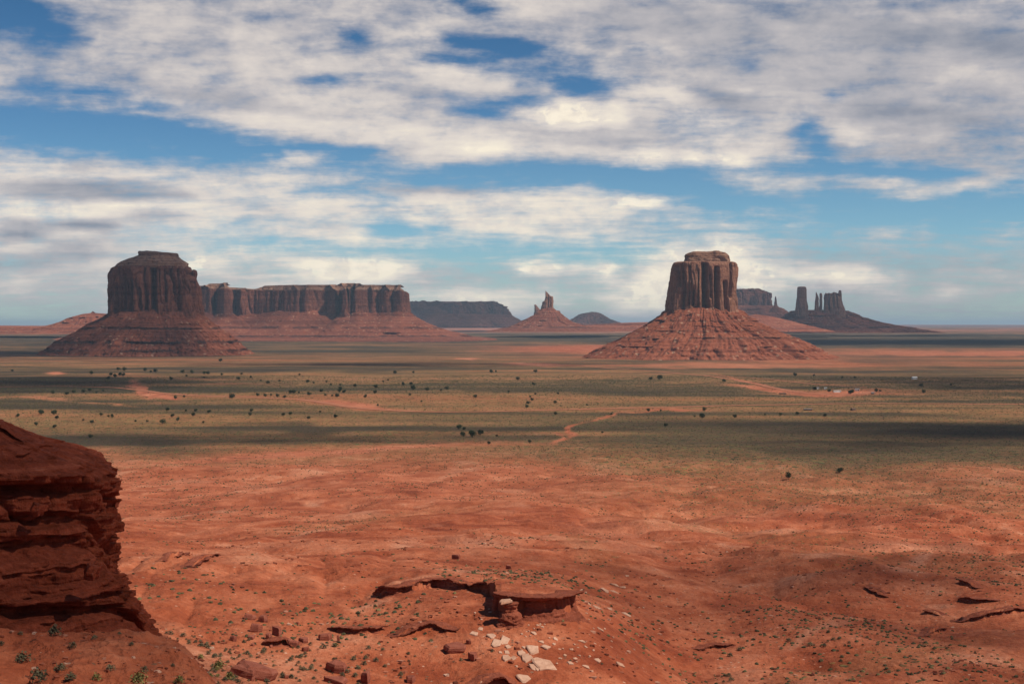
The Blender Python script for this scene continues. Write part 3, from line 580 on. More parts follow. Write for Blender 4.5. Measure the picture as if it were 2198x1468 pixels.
# right butte, sunlit
butte('sandstone_butte', 'tall sunlit blocky butte with deep vertical clefts on a red talus cone', 'butte', 4500, 1508, [
 dict(name='cap_rock', mat=M_cap, levels=[(541, 1476, 1556), (543, 1471, 1558), (548, 1468, 1562), (552, 1469, 1565), (557, 1468, 1566), (561, 1468, 1566), (566, 1470, 1568)], flute=8, fseed=4, rough=6, expo=4, depth=.8, close_top=True, topnoise=5),
 dict(name='cliff', mat=M_cliff, levels=[(561.5, 1452, 1570), (563, 1446, 1575), (568, 1444, 1577), (585, 1442, 1579), (600, 1441, 1580), (620, 1438, 1581), (640, 1436, 1582), (665, 1433, 1582), (700, 1425, 1590)], flute=20, fseed=22, rough=3, expo=3.4, depth=.8, nlev=150, na=900, close_top=True,
      clefts=[(1511, 6, 48, 566, 668, 2), (1536, 4, 34, 575, 672, 0), (1555, 4.5, 36, 605, 690, 4), (1489, 2.5, 18, 620, 656, -2), (1451, 3.5, 16, 570, 615, 6), (1570, 3, 22, 566, 640, -2), (1469, 1.8, 8, 600, 640, 0), (1524, 2.5, 14, 590, 640, 0), (1478, 1.6, 9, 570, 655, 1), (1499, 1.6, 9, 580, 660, 0)]),
 dict(name='talus_slope', mat=M_talus, levels=[(652, 1478, 1530), (660, 1452, 1566), (668, 1430, 1588), (690, 1400, 1620), (710, 1366, 1660), (725, 1336, 1696), (740, 1306, 1724), (751, 1286, 1742), (760, 1268, 1762), (768, 1250, 1784)], rough=11, expo=2.1, depth=.95, fseed=31, gully=60, ledges=[(689, 2, 14), (709, 2, 12), (724, 2.6, 20), (700, 1.5, 9), (741, 2, 14)], nlev=190, na=900, front=0),
])
# left butte, in cloud shade
butte('sandstone_butte', 'broad dark rounded butte with a stepped cap in cloud shade at left', 'butte', 5000, 332, [
 dict(name='cap_rock', mat=M_cap, levels=[(539, 299, 332), (542, 297, 356), (544, 298, 384), (548, 300, 385), (550, 292, 386), (556, 276, 392), (562, 262, 402), (567, 253, 405), (572, 249, 406), (577, 252, 406)], flute=6, fseed=14, rough=5, expo=2.6, depth=.85, close_top=True, topnoise=3, ledges=[(549, 1.5, 8), (566, 2, 10)]),
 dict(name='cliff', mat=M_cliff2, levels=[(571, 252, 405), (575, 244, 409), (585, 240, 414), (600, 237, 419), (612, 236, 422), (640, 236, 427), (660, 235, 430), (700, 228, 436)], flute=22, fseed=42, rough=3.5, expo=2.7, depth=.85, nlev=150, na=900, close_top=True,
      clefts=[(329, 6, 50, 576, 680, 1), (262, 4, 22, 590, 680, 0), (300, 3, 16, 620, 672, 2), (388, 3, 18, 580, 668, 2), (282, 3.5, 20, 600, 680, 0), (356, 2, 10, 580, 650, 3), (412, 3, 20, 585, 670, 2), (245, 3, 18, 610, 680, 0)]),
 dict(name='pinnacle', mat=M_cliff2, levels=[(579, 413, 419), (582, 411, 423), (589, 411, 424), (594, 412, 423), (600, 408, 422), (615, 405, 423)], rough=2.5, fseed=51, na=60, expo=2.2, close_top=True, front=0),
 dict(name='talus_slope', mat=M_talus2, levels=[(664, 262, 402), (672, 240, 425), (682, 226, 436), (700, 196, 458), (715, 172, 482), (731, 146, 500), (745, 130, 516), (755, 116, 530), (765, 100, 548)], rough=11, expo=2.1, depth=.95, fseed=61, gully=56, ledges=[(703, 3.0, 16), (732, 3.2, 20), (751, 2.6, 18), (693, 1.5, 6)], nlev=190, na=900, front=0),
])
# long mesa behind the left butte
def long_mesa():
    D = 7900; root = empty('sandstone_mesa', ((650 - 1099) / F * D, D, -80), 'long flat-topped red mesa stretching right from behind the dark left butte', 'mesa')
    # plan outline of the camera side: (px, dy m) followed by the back
    front = [(300, 100), (360, 20), (425, 0), (452, -40), (458, 60), (464, 110), (470, -30), (482, -60), (492, -40), (497, 120), (503, 170), (510, 150), (516, 90), (545, 120), (600, 60), (640, 20), (645, 60), (655, 10), (690, 40), (720, 0), (727, 90), (733, 80), (737, -50), (744, -60), (747, 30), (750, -40), (756, 40), (760, -50), (785, -30), (790, 10), (800, -20), (812, 20), (820, -20), (838, -40), (842, 20), (847, -50), (862, -60), (876, -20), (878, 120)]
    back = [(870, 400), (800, 520), (600, 560), (400, 520), (300, 350)]
    P = np.array([((a - 1099) / F * (D + b), D + b) for a, b in front + back]); n = 1500
    Q = np.vstack([P, P[:1]]); s = np.concatenate([[0], np.cumsum(np.hypot(*np.diff(Q, axis=0).T))]); t = np.linspace(0, s[-1], n, endpoint=False)
    C = np.stack([np.interp(t, s, Q[:, i]) for i in range(2)], -1)
    def sm(C, k):
        w = np.hanning(k + 2)[1:-1]; w /= w.sum(); return np.stack([np.convolve(np.concatenate([C[-k:, i], C[:, i], C[:k, i]]), w, 'same')[k:-k] for i in range(2)], -1)
    C = sm(C, 9); CS = [C, sm(C, 41), sm(C, 121), sm(C, 261)]
    def normal(c): T = np.roll(c, -1, 0) - np.roll(c, 1, 0); T /= np.linalg.norm(T, axis=1)[:, None]; return np.stack([T[:, 1], -T[:, 0]], -1)
    pxl = 1099 + F * C[:, 0] / C[:, 1]
    top = np.interp(pxl, [300, 425, 458, 464, 488, 497, 505, 545, 562, 600, 735, 745, 758, 765, 860, 866, 876], [616, 613, 612, 607, 607, 613, 616, 619, 612, 611, 610.5, 608, 608, 611, 611.5, 616, 622])
    lip = np.interp(pxl, [300, 425, 500, 545, 600, 800, 860, 876], [620, 618, 620, 621, 622, 623, 624, 628])
    foot = np.interp(pxl, [300, 425, 500, 505, 512, 600, 660, 720, 780, 880], [668, 668, 672, 690, 676, 668, 667, 672, 668, 670])
    zf = lambda y: (700 - y) / F * D
    def rows(defs, part, mat, fl, sm_i, seed, nsub):
        V = []
        for k in range(len(defs) - 1):
            for f in np.linspace(0, 1, nsub, endpoint=(k == len(defs) - 2)):
                (z0, o0, s0), (z1, o1, s1) = defs[k], defs[k + 1]
                z = z0 * (1 - f) + z1 * f; o = o0 * (1 - f) + o1 * f; si = s0 * (1 - f) + s1 * f; i = int(si); g = si - i
                c = CS[i] * (1 - g) + CS[min(i + 1, 3)] * g; nr = normal(c)
                x, y = c[:, 0] + nr[:, 0] * o, c[:, 1] + nr[:, 1] * o
                d = fbm(x / 40, y / 40, z / 45, 5, seed, .55) * (5 if fl else 9)
                if fl: d = d - fl * (.3 + 1.6 * sstep(-.4, .7, vnoise(x / 130, y / 130, z / 400, seed + 3))) * ((1 - np.abs(vnoise(x / 60, y / 60, z / 500, seed + 1))) ** 8 * 1.2 + (1 - np.abs(vnoise(x / 24, y / 24, z / 200, seed + 2))) ** 8 * .5)
                else: d = d + vnoise(x / 160, y / 160, z / 200, seed + 4) * np.minimum(o * .22, 60) + fbm(x / 70, y / 70, 0, 4, seed + 6) * np.minimum(o * .12, 26)
                x = x + nr[:, 0] * d; y = y + nr[:, 1] * d
                V.append(np.stack([x, y, z], -1))
        V = np.stack(V, 1); ob = mesh_obj(part, V.reshape(-1, 3), grid_faces(n, V.shape[1], True), mat); place(ob, root)
    o = np.ones(n)
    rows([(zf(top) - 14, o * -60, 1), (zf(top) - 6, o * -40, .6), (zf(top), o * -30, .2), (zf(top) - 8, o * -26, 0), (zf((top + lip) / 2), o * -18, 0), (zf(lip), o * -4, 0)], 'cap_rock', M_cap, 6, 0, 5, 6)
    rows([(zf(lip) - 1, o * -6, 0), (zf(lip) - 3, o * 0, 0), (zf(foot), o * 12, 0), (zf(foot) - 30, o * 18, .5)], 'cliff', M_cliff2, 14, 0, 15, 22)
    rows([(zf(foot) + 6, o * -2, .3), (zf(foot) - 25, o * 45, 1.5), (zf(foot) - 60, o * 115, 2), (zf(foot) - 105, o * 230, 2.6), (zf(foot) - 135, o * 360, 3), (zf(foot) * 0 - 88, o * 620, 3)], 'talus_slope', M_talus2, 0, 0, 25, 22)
long_mesa()
FAR = [
 ('mesa', 'far blue flat-topped mesa between the long red mesa and the pointed spire', 'mesa', 15500, 960, [
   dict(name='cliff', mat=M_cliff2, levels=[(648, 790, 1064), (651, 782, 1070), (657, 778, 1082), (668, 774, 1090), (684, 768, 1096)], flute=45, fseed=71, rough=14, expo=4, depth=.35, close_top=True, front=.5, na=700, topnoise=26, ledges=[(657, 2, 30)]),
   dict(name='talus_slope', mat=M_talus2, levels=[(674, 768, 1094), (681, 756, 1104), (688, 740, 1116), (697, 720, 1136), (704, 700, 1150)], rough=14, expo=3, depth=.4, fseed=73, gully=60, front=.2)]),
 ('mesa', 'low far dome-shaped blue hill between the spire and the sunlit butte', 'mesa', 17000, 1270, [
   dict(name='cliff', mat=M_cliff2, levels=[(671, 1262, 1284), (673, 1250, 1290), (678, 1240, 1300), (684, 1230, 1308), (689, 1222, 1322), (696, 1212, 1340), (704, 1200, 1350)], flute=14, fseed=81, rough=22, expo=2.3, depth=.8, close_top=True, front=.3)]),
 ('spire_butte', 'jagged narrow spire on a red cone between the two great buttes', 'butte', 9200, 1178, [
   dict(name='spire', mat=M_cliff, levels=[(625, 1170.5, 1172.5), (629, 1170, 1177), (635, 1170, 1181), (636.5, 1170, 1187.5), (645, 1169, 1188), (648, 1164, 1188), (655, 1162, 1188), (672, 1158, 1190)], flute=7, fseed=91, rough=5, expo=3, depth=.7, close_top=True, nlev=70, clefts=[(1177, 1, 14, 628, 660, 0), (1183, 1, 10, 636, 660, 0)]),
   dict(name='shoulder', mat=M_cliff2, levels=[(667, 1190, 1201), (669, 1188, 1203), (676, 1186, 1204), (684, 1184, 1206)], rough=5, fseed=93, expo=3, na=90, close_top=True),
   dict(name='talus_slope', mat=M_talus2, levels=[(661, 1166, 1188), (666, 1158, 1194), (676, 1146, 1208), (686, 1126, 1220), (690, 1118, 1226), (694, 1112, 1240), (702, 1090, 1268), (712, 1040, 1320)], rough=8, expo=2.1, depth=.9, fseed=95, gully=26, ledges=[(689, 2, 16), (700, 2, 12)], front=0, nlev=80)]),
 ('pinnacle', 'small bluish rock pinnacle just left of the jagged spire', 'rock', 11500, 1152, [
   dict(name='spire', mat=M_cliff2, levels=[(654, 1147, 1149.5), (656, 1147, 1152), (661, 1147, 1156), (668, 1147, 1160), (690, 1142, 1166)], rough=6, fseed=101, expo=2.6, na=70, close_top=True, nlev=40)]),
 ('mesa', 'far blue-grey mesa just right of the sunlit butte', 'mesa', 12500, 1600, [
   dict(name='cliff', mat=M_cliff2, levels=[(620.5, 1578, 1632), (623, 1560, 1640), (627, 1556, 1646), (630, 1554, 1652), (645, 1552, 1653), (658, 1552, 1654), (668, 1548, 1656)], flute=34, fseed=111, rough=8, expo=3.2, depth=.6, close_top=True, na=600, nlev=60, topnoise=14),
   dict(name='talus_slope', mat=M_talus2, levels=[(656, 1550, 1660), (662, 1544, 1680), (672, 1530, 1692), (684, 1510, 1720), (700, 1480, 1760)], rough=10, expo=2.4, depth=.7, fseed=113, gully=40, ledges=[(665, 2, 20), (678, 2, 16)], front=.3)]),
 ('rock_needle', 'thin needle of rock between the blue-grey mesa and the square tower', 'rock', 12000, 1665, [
   dict(name='needle', mat=M_cliff2, levels=[(636, 1664, 1665), (642, 1663, 1666.5), (650, 1662, 1667.5), (657, 1661, 1669), (660, 1657, 1673), (670, 1650, 1684)], rough=4, fseed=121, expo=2.4, na=60, close_top=True, nlev=40)]),
 ('rock_ridge', 'long low terraced rock ridge under the rock towers at right', 'ridge', 10300, 1780, [
   dict(name='talus_slope', mat=M_talus2, levels=[(667, 1700, 1818), (671, 1692, 1828), (674, 1686, 1838), (680, 1682, 1848), (686, 1672, 1868), (692, 1655, 1892), (697, 1645, 1918), (702, 1620, 1950), (708, 1600, 1985), (714, 1570, 2020)], rough=14, expo=2.4, depth=.55, fseed=131, gully=50, ledges=[(676, 2, 22), (686, 2, 26), (694, 2.4, 40), (702, 2, 30)], nlev=110, na=800, front=.2, close_top=True)]),
 ('rock_tower', 'square upright rock tower, leftmost on the far right ridge', 'rock', 10200, 1720, [
   dict(name='shaft', mat=M_cliff, levels=[(615.5, 1713, 1728), (617, 1711, 1730), (622, 1711, 1730), (640, 1710, 1731), (655, 1709, 1733), (680, 1706, 1736)], flute=10, fseed=141, rough=5, expo=3.4, depth=.9, close_top=True, nlev=60)]),
 ('rock_tower', 'slender pointed rock tower, left of the thin pair on the far right ridge', 'rock', 10200, 1753, [
   dict(name='shaft', mat=M_cliff, levels=[(627, 1750.5, 1752), (630, 1750, 1754), (638, 1750, 1757), (655, 1749, 1758.5), (680, 1747, 1760)], flute=5, fseed=151, rough=4, expo=3, depth=1, na=160, close_top=True, nlev=50)]),
 ('rock_tower', 'slender blunt rock tower, right of the thin pair on the far right ridge', 'rock', 10200, 1762, [
   dict(name='shaft', mat=M_cliff, levels=[(629.5, 1759.5, 1764), (634, 1759, 1765), (645, 1758.5, 1765), (660, 1758, 1766), (680, 1756, 1768)], flute=5, fseed=161, rough=3, expo=3, depth=1, na=160, close_top=True, nlev=50)]),
 ('rock_tower', 'wide fluted rock tower with a raised right corner, rightmost on the far right ridge', 'rock', 10200, 1790, [
   dict(name='shaft', mat=M_cliff, levels=[(629, 1772, 1806), (631, 1770, 1806.5), (640, 1769, 1807), (655, 1768.5, 1809), (668, 1768, 1814), (682, 1765, 1818)], flute=16, fseed=171, rough=5, expo=3.4, depth=.5, close_top=True, nlev=60, na=400, topnoise=22, clefts=[(1779, 1.2, 26, 626, 665, 0), (1789, 1.2, 22, 626, 660, 0), (1797, 1, 18, 626, 660, 0)]),
   dict(name='corner_spire', mat=M_cliff, levels=[(623.5, 1800.5, 1805), (627, 1799.5, 1806), (634, 1798, 1806.5), (645, 1797, 1807)], rough=3, fseed=175, expo=3, depth=.8, na=90, close_top=True, nlev=24)]),
 ('rock_ridge', 'low red broken rock ridge on the horizon left of the dark butte', 'ridge', 8700, 200, [
   dict(name='cliff', mat=M_talus, levels=[(669, 198, 201), (672, 196, 204), (674, 180, 240), (679, 160, 262), (683, 148, 270), (688, 138, 280), (694, 124, 300), (700, 100, 330), (708, 60, 360), (716, -10, 380)], rough=9, expo=2.2, depth=.5, fseed=181, gully=24, ledges=[(682, 2, 20), (691, 2, 18)], close_top=True, front=.2, nlev=90)]),
 ('rock_ridge', 'very low red bench on the horizon at the far left edge', 'ridge', 8900, 20, [
   dict(name='cliff', mat=M_talus, levels=[(700.5, -250, 140), (702, -320, 170), (708, -380, 200), (716, -450, 240)], rough=9, expo=3, depth=.4, fseed=185, gully=16, close_top=True, front=.2)]),
 ('hill', 'pale sunlit sandy hill between the sunlit butte and the far ridge', 'hill', 9000, 1650, [
   dict(name='talus_slope', mat=M_talus, levels=[(676, 1614, 1634), (679, 1600, 1656), (684, 1580, 1676), (690, 1560, 1700), (700, 1520, 1740), (712, 1460, 1790)], rough=7, expo=2.1, depth=.7, fseed=191, gully=20, close_top=True, front=.2)]),
 ('rock_ridge', 'low pink bench of badland rock behind the foot of the jagged spire, right side', 'ridge', 9800, 1360, [
   dict(name='cliff', mat=M_talus, levels=[(691, 1400, 1520), (693, 1330, 1560), (696, 1280, 1600), (703, 1180, 1640), (711, 1100, 1700)], rough=8, expo=2.6, depth=.3, fseed=195, gully=26, ledges=[(697, 1.6, 22), (703, 1.6, 22)], close_top=True, front=.2)]),
 ('rock_ridge', 'dark far tableland along the right horizon', 'ridge', 38000, 1800, [
   dict(name='cliff', mat=M_talus2, levels=[(698, 1300, 2500), (699.5, 1200, 2600), (703, 1100, 2800)], rough=20, expo=4, depth=.2, fseed=199, close_top=True, front=.2, na=300)]),
]
for nm, lab, cat, D, cx, parts in FAR:
    if len(parts) == 1:                                       # a thing of one mesh
        kw = dict(parts[0]); kw['name'] = nm; o = butte_part(parent=None, D=D, **kw)
        me = o.data; n = len(me.vertices); co = np.empty(n * 3, np.float32); me.vertices.foreach_get('co', co); c = np.array([(cx - 1099) / F * D, D, -80], np.float32)
        me.vertices.foreach_set('co', (co.reshape(-1, 3) - c).ravel()); o.location = c; me.update(); tag(o, lab, cat)
    else: butte(nm, lab, cat, D, cx, parts, zb=-80)

# ------------------------------------------------------------------ layered near rock
def sheet(C, nr, rows, seed, mat, name, amp, fr, zs=2.2, blocky=.5, bed=.32, joint=1.2, bedamp=.45):
    """C (n,2) crest line, nr outward normals, rows [(outward (n), z (n), noise weight)]"""
    V = []
    for (o, z, w) in rows:
        x, y = C[:, 0] + nr[:, 0] * o, C[:, 1] + nr[:, 1] * o
        z = np.broadcast_to(z, x.shape)
        wz = fbm(x * fr * .35, y * fr * .35, 0, 2, seed + 50) * .8
        d = fbm(x * fr, y * fr, z * fr * zs, 6, seed, .62) * amp + blocky * amp * (np.round(vnoise(x * fr * .8, y * fr * .8, (z + wz) * fr * zs * 1.1, seed + 3) * 2.5) / 2.5)
        d = d + amp * .7 * vnoise(x * fr * .15, y * fr * .15, (z + wz) * fr * 3.2, seed + 9)
        sl = np.concatenate([[0], np.cumsum(np.hypot(np.diff(C[:, 0]), np.diff(C[:, 1])))])      # bedding planes and joints: each bed stands out or back by itself
        q = z / bed + fbm(sl / 7, 0 * sl, 0, 3, seed + 60) * 1.3 + .25 * vnoise(sl / .8, np.floor(z / bed), 0, seed + 61); Lb = np.floor(q + .45 * np.sin(q * 1.7)); bo = 0
        for jw, ja in ((joint, .62), (joint * 2.9, .8)):
            u = sl / jw + _hash(Lb, Lb * 0, Lb * 0, seed) * 3; iu = np.floor(u); fu = sstep(.86, 1.0, u - iu)
            bo = bo + ja * ((1 - fu) * _hash(iu, Lb, Lb * 0, seed + 5) + fu * _hash(iu + 1, Lb, Lb * 0, seed + 5))
        bo = bo + .5 * _hash(Lb * 0, Lb, Lb * 0, seed + 8)
        d = d + bo * bedamp * np.minimum(w * 1.3, 1)
        V.append(np.stack([x + nr[:, 0] * d * w, y + nr[:, 1] * d * w, z + d * .25 * (w < .5) + .06 * d * w], -1))
    V = np.stack(V, 1)
    return mesh_obj(name, V.reshape(-1, 3), grid_faces(len(C), V.shape[1]), mat)
def resample(P, step):
    P = np.array(P, float); s = np.concatenate([[0], np.cumsum(np.linalg.norm(np.diff(P, axis=0), axis=1))]); t = np.linspace(0, s[-1], int(s[-1] / step) + 2)
    return np.stack([np.interp(t, s, P[:, i]) for i in range(P.shape[1])], -1)
def smooth(a, k):
    w = np.hanning(k + 2)[1:-1]; w /= w.sum(); return np.stack([np.convolve(np.pad(a[:, i], k // 2, 'edge'), w, 'valid')[:len(a)] for i in range(a.shape[1])], -1)
def rebase(o):
    me = o.data; n = len(me.vertices); co = np.empty(n * 3, np.float32); me.vertices.foreach_get('co', co); co = co.reshape(-1, 3); c = co.mean(0); c[2] = co[:, 2].min()
    me.vertices.foreach_set('co', (co - c).ravel()); o.location = c; me.update(); return o
# the big outcrop at left
def outcrop():
    K = [(-420, 80, -3.0, -5.2, -15.5), (-150, 82, -4.4, -7.2, -16.2), (0, 85, -6.4, -8.9, -17.0), (120, 88, -8.0, -9.2, -17.4), (195, 90, -8.35, -9.5, -17.8), (222, 92, -8.6, -9.7, -18.2), (232, 96, -8.9, -9.9, -20), (230, 103, -9.2, -10.2, -22), (220, 112, -9.4, -10.6, -26), (205, 124, -9.8, -11, -30)]
    P = np.array([((k[0] - 1099) / F * k[1], k[1], k[2], k[3], k[4]) for k in K]); Q = smooth(resample(P, .11), 31)
    C = Q[:, :2]; T = np.gradient(C, axis=0); T /= np.linalg.norm(T, axis=1)[:, None]; nr = np.stack([T[:, 1], -T[:, 0]], -1)
    ns = smooth(nr, 61); nr = ns / np.linalg.norm(ns, axis=1)[:, None]
    zl, zb = Q[:, 3], Q[:, 4]; n = len(C); o = np.ones(n); RX, RY = C[:, 0] - nr[:, 0] * 9, C[:, 1] - nr[:, 1] * 9
    zr = -(np.interp(1099 + F * RX / RY, [-400, 0, 60, 130, 200, 248, 300], [800, 903, 928, 949, 961, 967, 985]) - 700) / F * RY
    foot = smooth(np.stack([ground(C[:, 0] + nr[:, 0] * q, C[:, 1] + nr[:, 1] * q) for q in (3.5, 6.5)], -1), 21).min(1); zb = np.minimum(zb + .8, foot)
    rag = vnoise(np.arange(n) * .035, np.zeros(n), 0, 4)
    rows = [(o * -24, zr - 7, .2), (o * -13, zr - 2, .3)]
    for f in np.linspace(0, 1, 64): rows.append((o * (-9 + 9 * f) + f * rag * .5, zr * (1 - f) + zl * f + .5 * np.sin(f * 9 + rag * 2) * f * (1 - f), .35 + .6 * f))
    prof = [(0, .0), (.02, .25), (.07, .15), (.085, -1.15), (.13, -1.35), (.17, -.35), (.24, -.05), (.255, .1), (.30, -.55), (.345, -.35), (.37, .2), (.41, .35), (.43, -.75), (.475, -.85), (.50, .8), (.60, 2.1), (.70, 3.0), (.76, 3.3), (.80, 3.8), (.83, 3.7), (.85, 2.8), (.88, 2.9), (.91, 4.2), (1.0, 5.2), (1.25, 8.2)]
    nt = 230; tt = np.linspace(0.004, 1.22, nt); pu = np.array([p[0] for p in prof]); pv = np.array([p[1] for p in prof])
    ii = np.arange(n); zw = vnoise(ii * .02, np.ones(n), 0, 8) * .022 + vnoise(ii * .09, np.ones(n), 0, 88) * .010
    for t in tt:
        pr = np.interp(t + zw, pu, pv); inten = np.clip(.55 + 1.1 * vnoise(ii * .028, np.full(n, t * 7), 0, 12), 0, 1.25); pr = np.where(pr < 0, pr * inten + .25 * (1 - inten), pr)
        crk = (1 - np.abs(vnoise(ii * .045, np.full(n, t * 1.5), 0, 15))) ** 14 * .9
        rows.append((pr + rag * .4 - crk, zl + (zb - zl) * t, 1.0))
    ob = sheet(C, nr, rows, 200, M_out, 'rock_outcrop', .26, 1.0, 1.2, .5, .36, 1.1, .42)
    tag(rebase(ob), 'huge layered dark red rock outcrop with black undercuts at the left edge', 'rock outcrop')
outcrop()
# ledges
for k, (az, r, h, lab, zc) in enumerate(paths):
    C = resample(np.stack([r * np.sin(az), r * np.cos(az), zc], -1), .10 if r.mean() < 230 else .2); C = smooth(C, 15); zc = C[:, 2]; C = C[:, :2]
    T = np.gradient(C, axis=0); T /= np.linalg.norm(T, axis=1)[:, None]; nr = np.stack([T[:, 1], -T[:, 0]], -1)
    n = len(C); o = np.ones(n); s = np.linspace(0, 1, n); w = sstep(0, .12, s) * (1 - sstep(.88, 1, s))
    zf = ground(C[:, 0] + nr[:, 0] * 1.2, C[:, 1] + nr[:, 1] * 1.2); zbk = ground(C[:, 0] - nr[:, 0] * 1.2, C[:, 1] - nr[:, 1] * 1.2)
    zt = np.maximum(zbk, zf) + .10 + .1 * w; zt = np.maximum(zt, zc * w + (1 - w) * (zf - .2)) if k == 0 else zt; hh = np.maximum(zt - zf, .15)
    ii = np.arange(n) * (C.shape[0] and (r.mean() < 230 and .10 or .2)); one = np.ones(n)
    brk = sstep(-.45, -.05, fbm(ii / 5, one * k, 0, 3, 70 + k)) if k else one     # where the rim has crumbled away
    w = w * (.25 + .75 * brk); rag = fbm(ii / 1.6, one, 0, 4, 14 + k, .6) * .75
    deep = np.clip(.25 + 1.3 * fbm(ii / 2.6, one, 0, 3, 31 + k), .05, 1.3) * np.clip(h, .8, 2.4) * 1.25
    pier = sstep(-.15, .25, vnoise(ii / 1.5, one * 3, 0, 77 + k)); deep = deep * (.25 + .75 * pier) if h > 2 else deep
    cap = .17 + .06 * vnoise(ii / 3, one, 0, 9)
    rows = [(o * -3.0, zt - .6, 0), (o * -2.2, zt - .22, .1)]
    for f in np.linspace(0, 1, 12): rows.append((-1.7 + 1.7 * f + (.45 * h + rag) * f * w, zt - (1 - f) * .10 - .05 * w * np.round(f * 3), .25))
    for t in np.linspace(.0, 1.35, 44):
        lip = .45 * h * (1 - .15 * np.round(t / cap * 2)); body = np.interp(t, [.15, .5, .75, 1.0, 1.35], [0, .05, .35, .6, 1.2]) * h * .8 - deep * np.interp(t, [.15, .22, .5, .8, 1.0], [.8, 1, .9, .35, 0])
        lam = .10 * np.round(vnoise(ii / 6, np.full(n, t * 9), 0, 55) * 3) / 3
        rows.append((np.where(t < cap, lip + rag, body + rag * .35) * w + lam * w, zt - hh * t, .55))
    ob = sheet(C, nr, rows, 300 + k * 11, M_ledge, 'rock_ledge', .13, 2.4, 1.6, .5, .20 if r.mean() < 230 else .3, .8, .26); tag(rebase(ob), lab, 'rock ledge')

# ------------------------------------------------------------------ slabs and boulders
def rock_mesh(name, seed, flat, mat, sides=9, jag=.25, sub=2):
    rg = random.Random(seed); import bmesh
    bm = bmesh.new(); n = sides; ang = sorted(rg.uniform(0, 2 * math.pi) * .25 + i * 2 * math.pi / n for i in range(n))
    rad = [1 + rg.uniform(-jag, jag) for _ in range(n)]
    rings = []
    for (q, zz) in ((.90, -.5), (1.0, -.15), (.98, .28), (.84, .5)):
        rings.append([bm.verts.new((math.cos(a) * r_ * q + rg.uniform(-.03, .03), math.sin(a) * r_ * q + rg.uniform(-.03, .03), zz + rg.uniform(-.06, .06))) for a, r_ in zip(ang, rad)])
    for a, b in zip(rings[:-1], rings[1:]):
        for i in range(n): bm.faces.new((a[i], a[(i + 1) % n], b[(i + 1) % n], b[i]))
    bm.faces.new(rings[-1]); bm.faces.new(rings[0][::-1])
    bmesh.ops.triangulate(bm, faces=[f for f in bm.faces if len(f.verts) > 4])
    bmesh.ops.subdivide_edges(bm, edges=bm.edges[:], cuts=2 if flat else 3, use_grid_fill=True)
    co = np.array([v.co for v in bm.verts]); dn = fbm(co[:, 0] * 2.2 + seed, co[:, 1] * 2.2, co[:, 2] * 2.2, 4, seed) * (.10 if flat else .34)
    for v, d in zip(bm.verts, dn): v.co = v.co * (1 + d)
    me = bpy.data.meshes.new(name); bm.to_mesh(me); bm.free(); me.materials.append(mat)
    me.polygons.foreach_set('use_smooth', np.full(len(me.polygons), False)); return me
SLABM = [rock_mesh('rock_slab', 500 + i, True, M_slab, random.choice((5, 6, 7, 8)), .26) for i in range(8)]
BLDO = rock_mesh('boulder', 640, False, M_out, 8, .2)
BLDM = [rock_mesh('boulder', 600 + i, True, M_boulder, random.choice((5, 6, 7)), .22) for i in range(7)]
def put_rock(kind, px, py, wpx, hpx, rot, seed, label, group, lift=.0, zs=None):
    p, t = hit(px, py + hpx * .35, 100)
    rg = random.Random(seed); s = t / F
    me = rg.choice(SLABM if kind == 'rock_slab' else BLDM); o = bpy.data.objects.new(kind, me); COL.objects.link(o)
    w = wpx * s / 2
    if kind == 'rock_slab': dep = min(w * 1.15, max(w * .45, hpx * s * 1.9)); th = max(.16, min(w * .35, .42) )
    else: dep = w * .9; th = hpx * s * .9
    if zs: th = zs
    o.scale = (w, dep, th)
    gx = float(ground([p[0] + 1], [p[1]])[0] - ground([p[0] - 1], [p[1]])[0]) / 2; gy = float(ground([p[0]], [p[1] + 1])[0] - ground([p[0]], [p[1] - 1])[0]) / 2
    q = Vector((-gx * .8, -gy * .8 - (.16 if kind == 'rock_slab' else 0), 1)).to_track_quat('Z', 'Y').to_matrix().to_4x4()
    tl = Matrix.Rotation(rg.uniform(-.16, .16), 4, 'X') @ Matrix.Rotation(rg.uniform(-.16, .16), 4, 'Y')
    zr = Matrix.Rotation(R(-rot), 4, 'Z')
    o.matrix_world = Matrix.Translation(Vector(p) + Vector((0, 0, th * .32 + lift))) @ q @ tl @ zr @ Matrix.Diagonal((w, dep, th, 1))
    return tag(o, label, 'rock slab' if kind == 'rock_slab' else 'boulder', group)
c8 = lambda zx, zy: (950 + zx / 3.663, 1150 + zy / 3.663)
c7 = lambda zx, zy: (500 + zx / 3.663, 1150 + zy / 3.663)
GS = 'pale slabs fallen below the rock shelf'
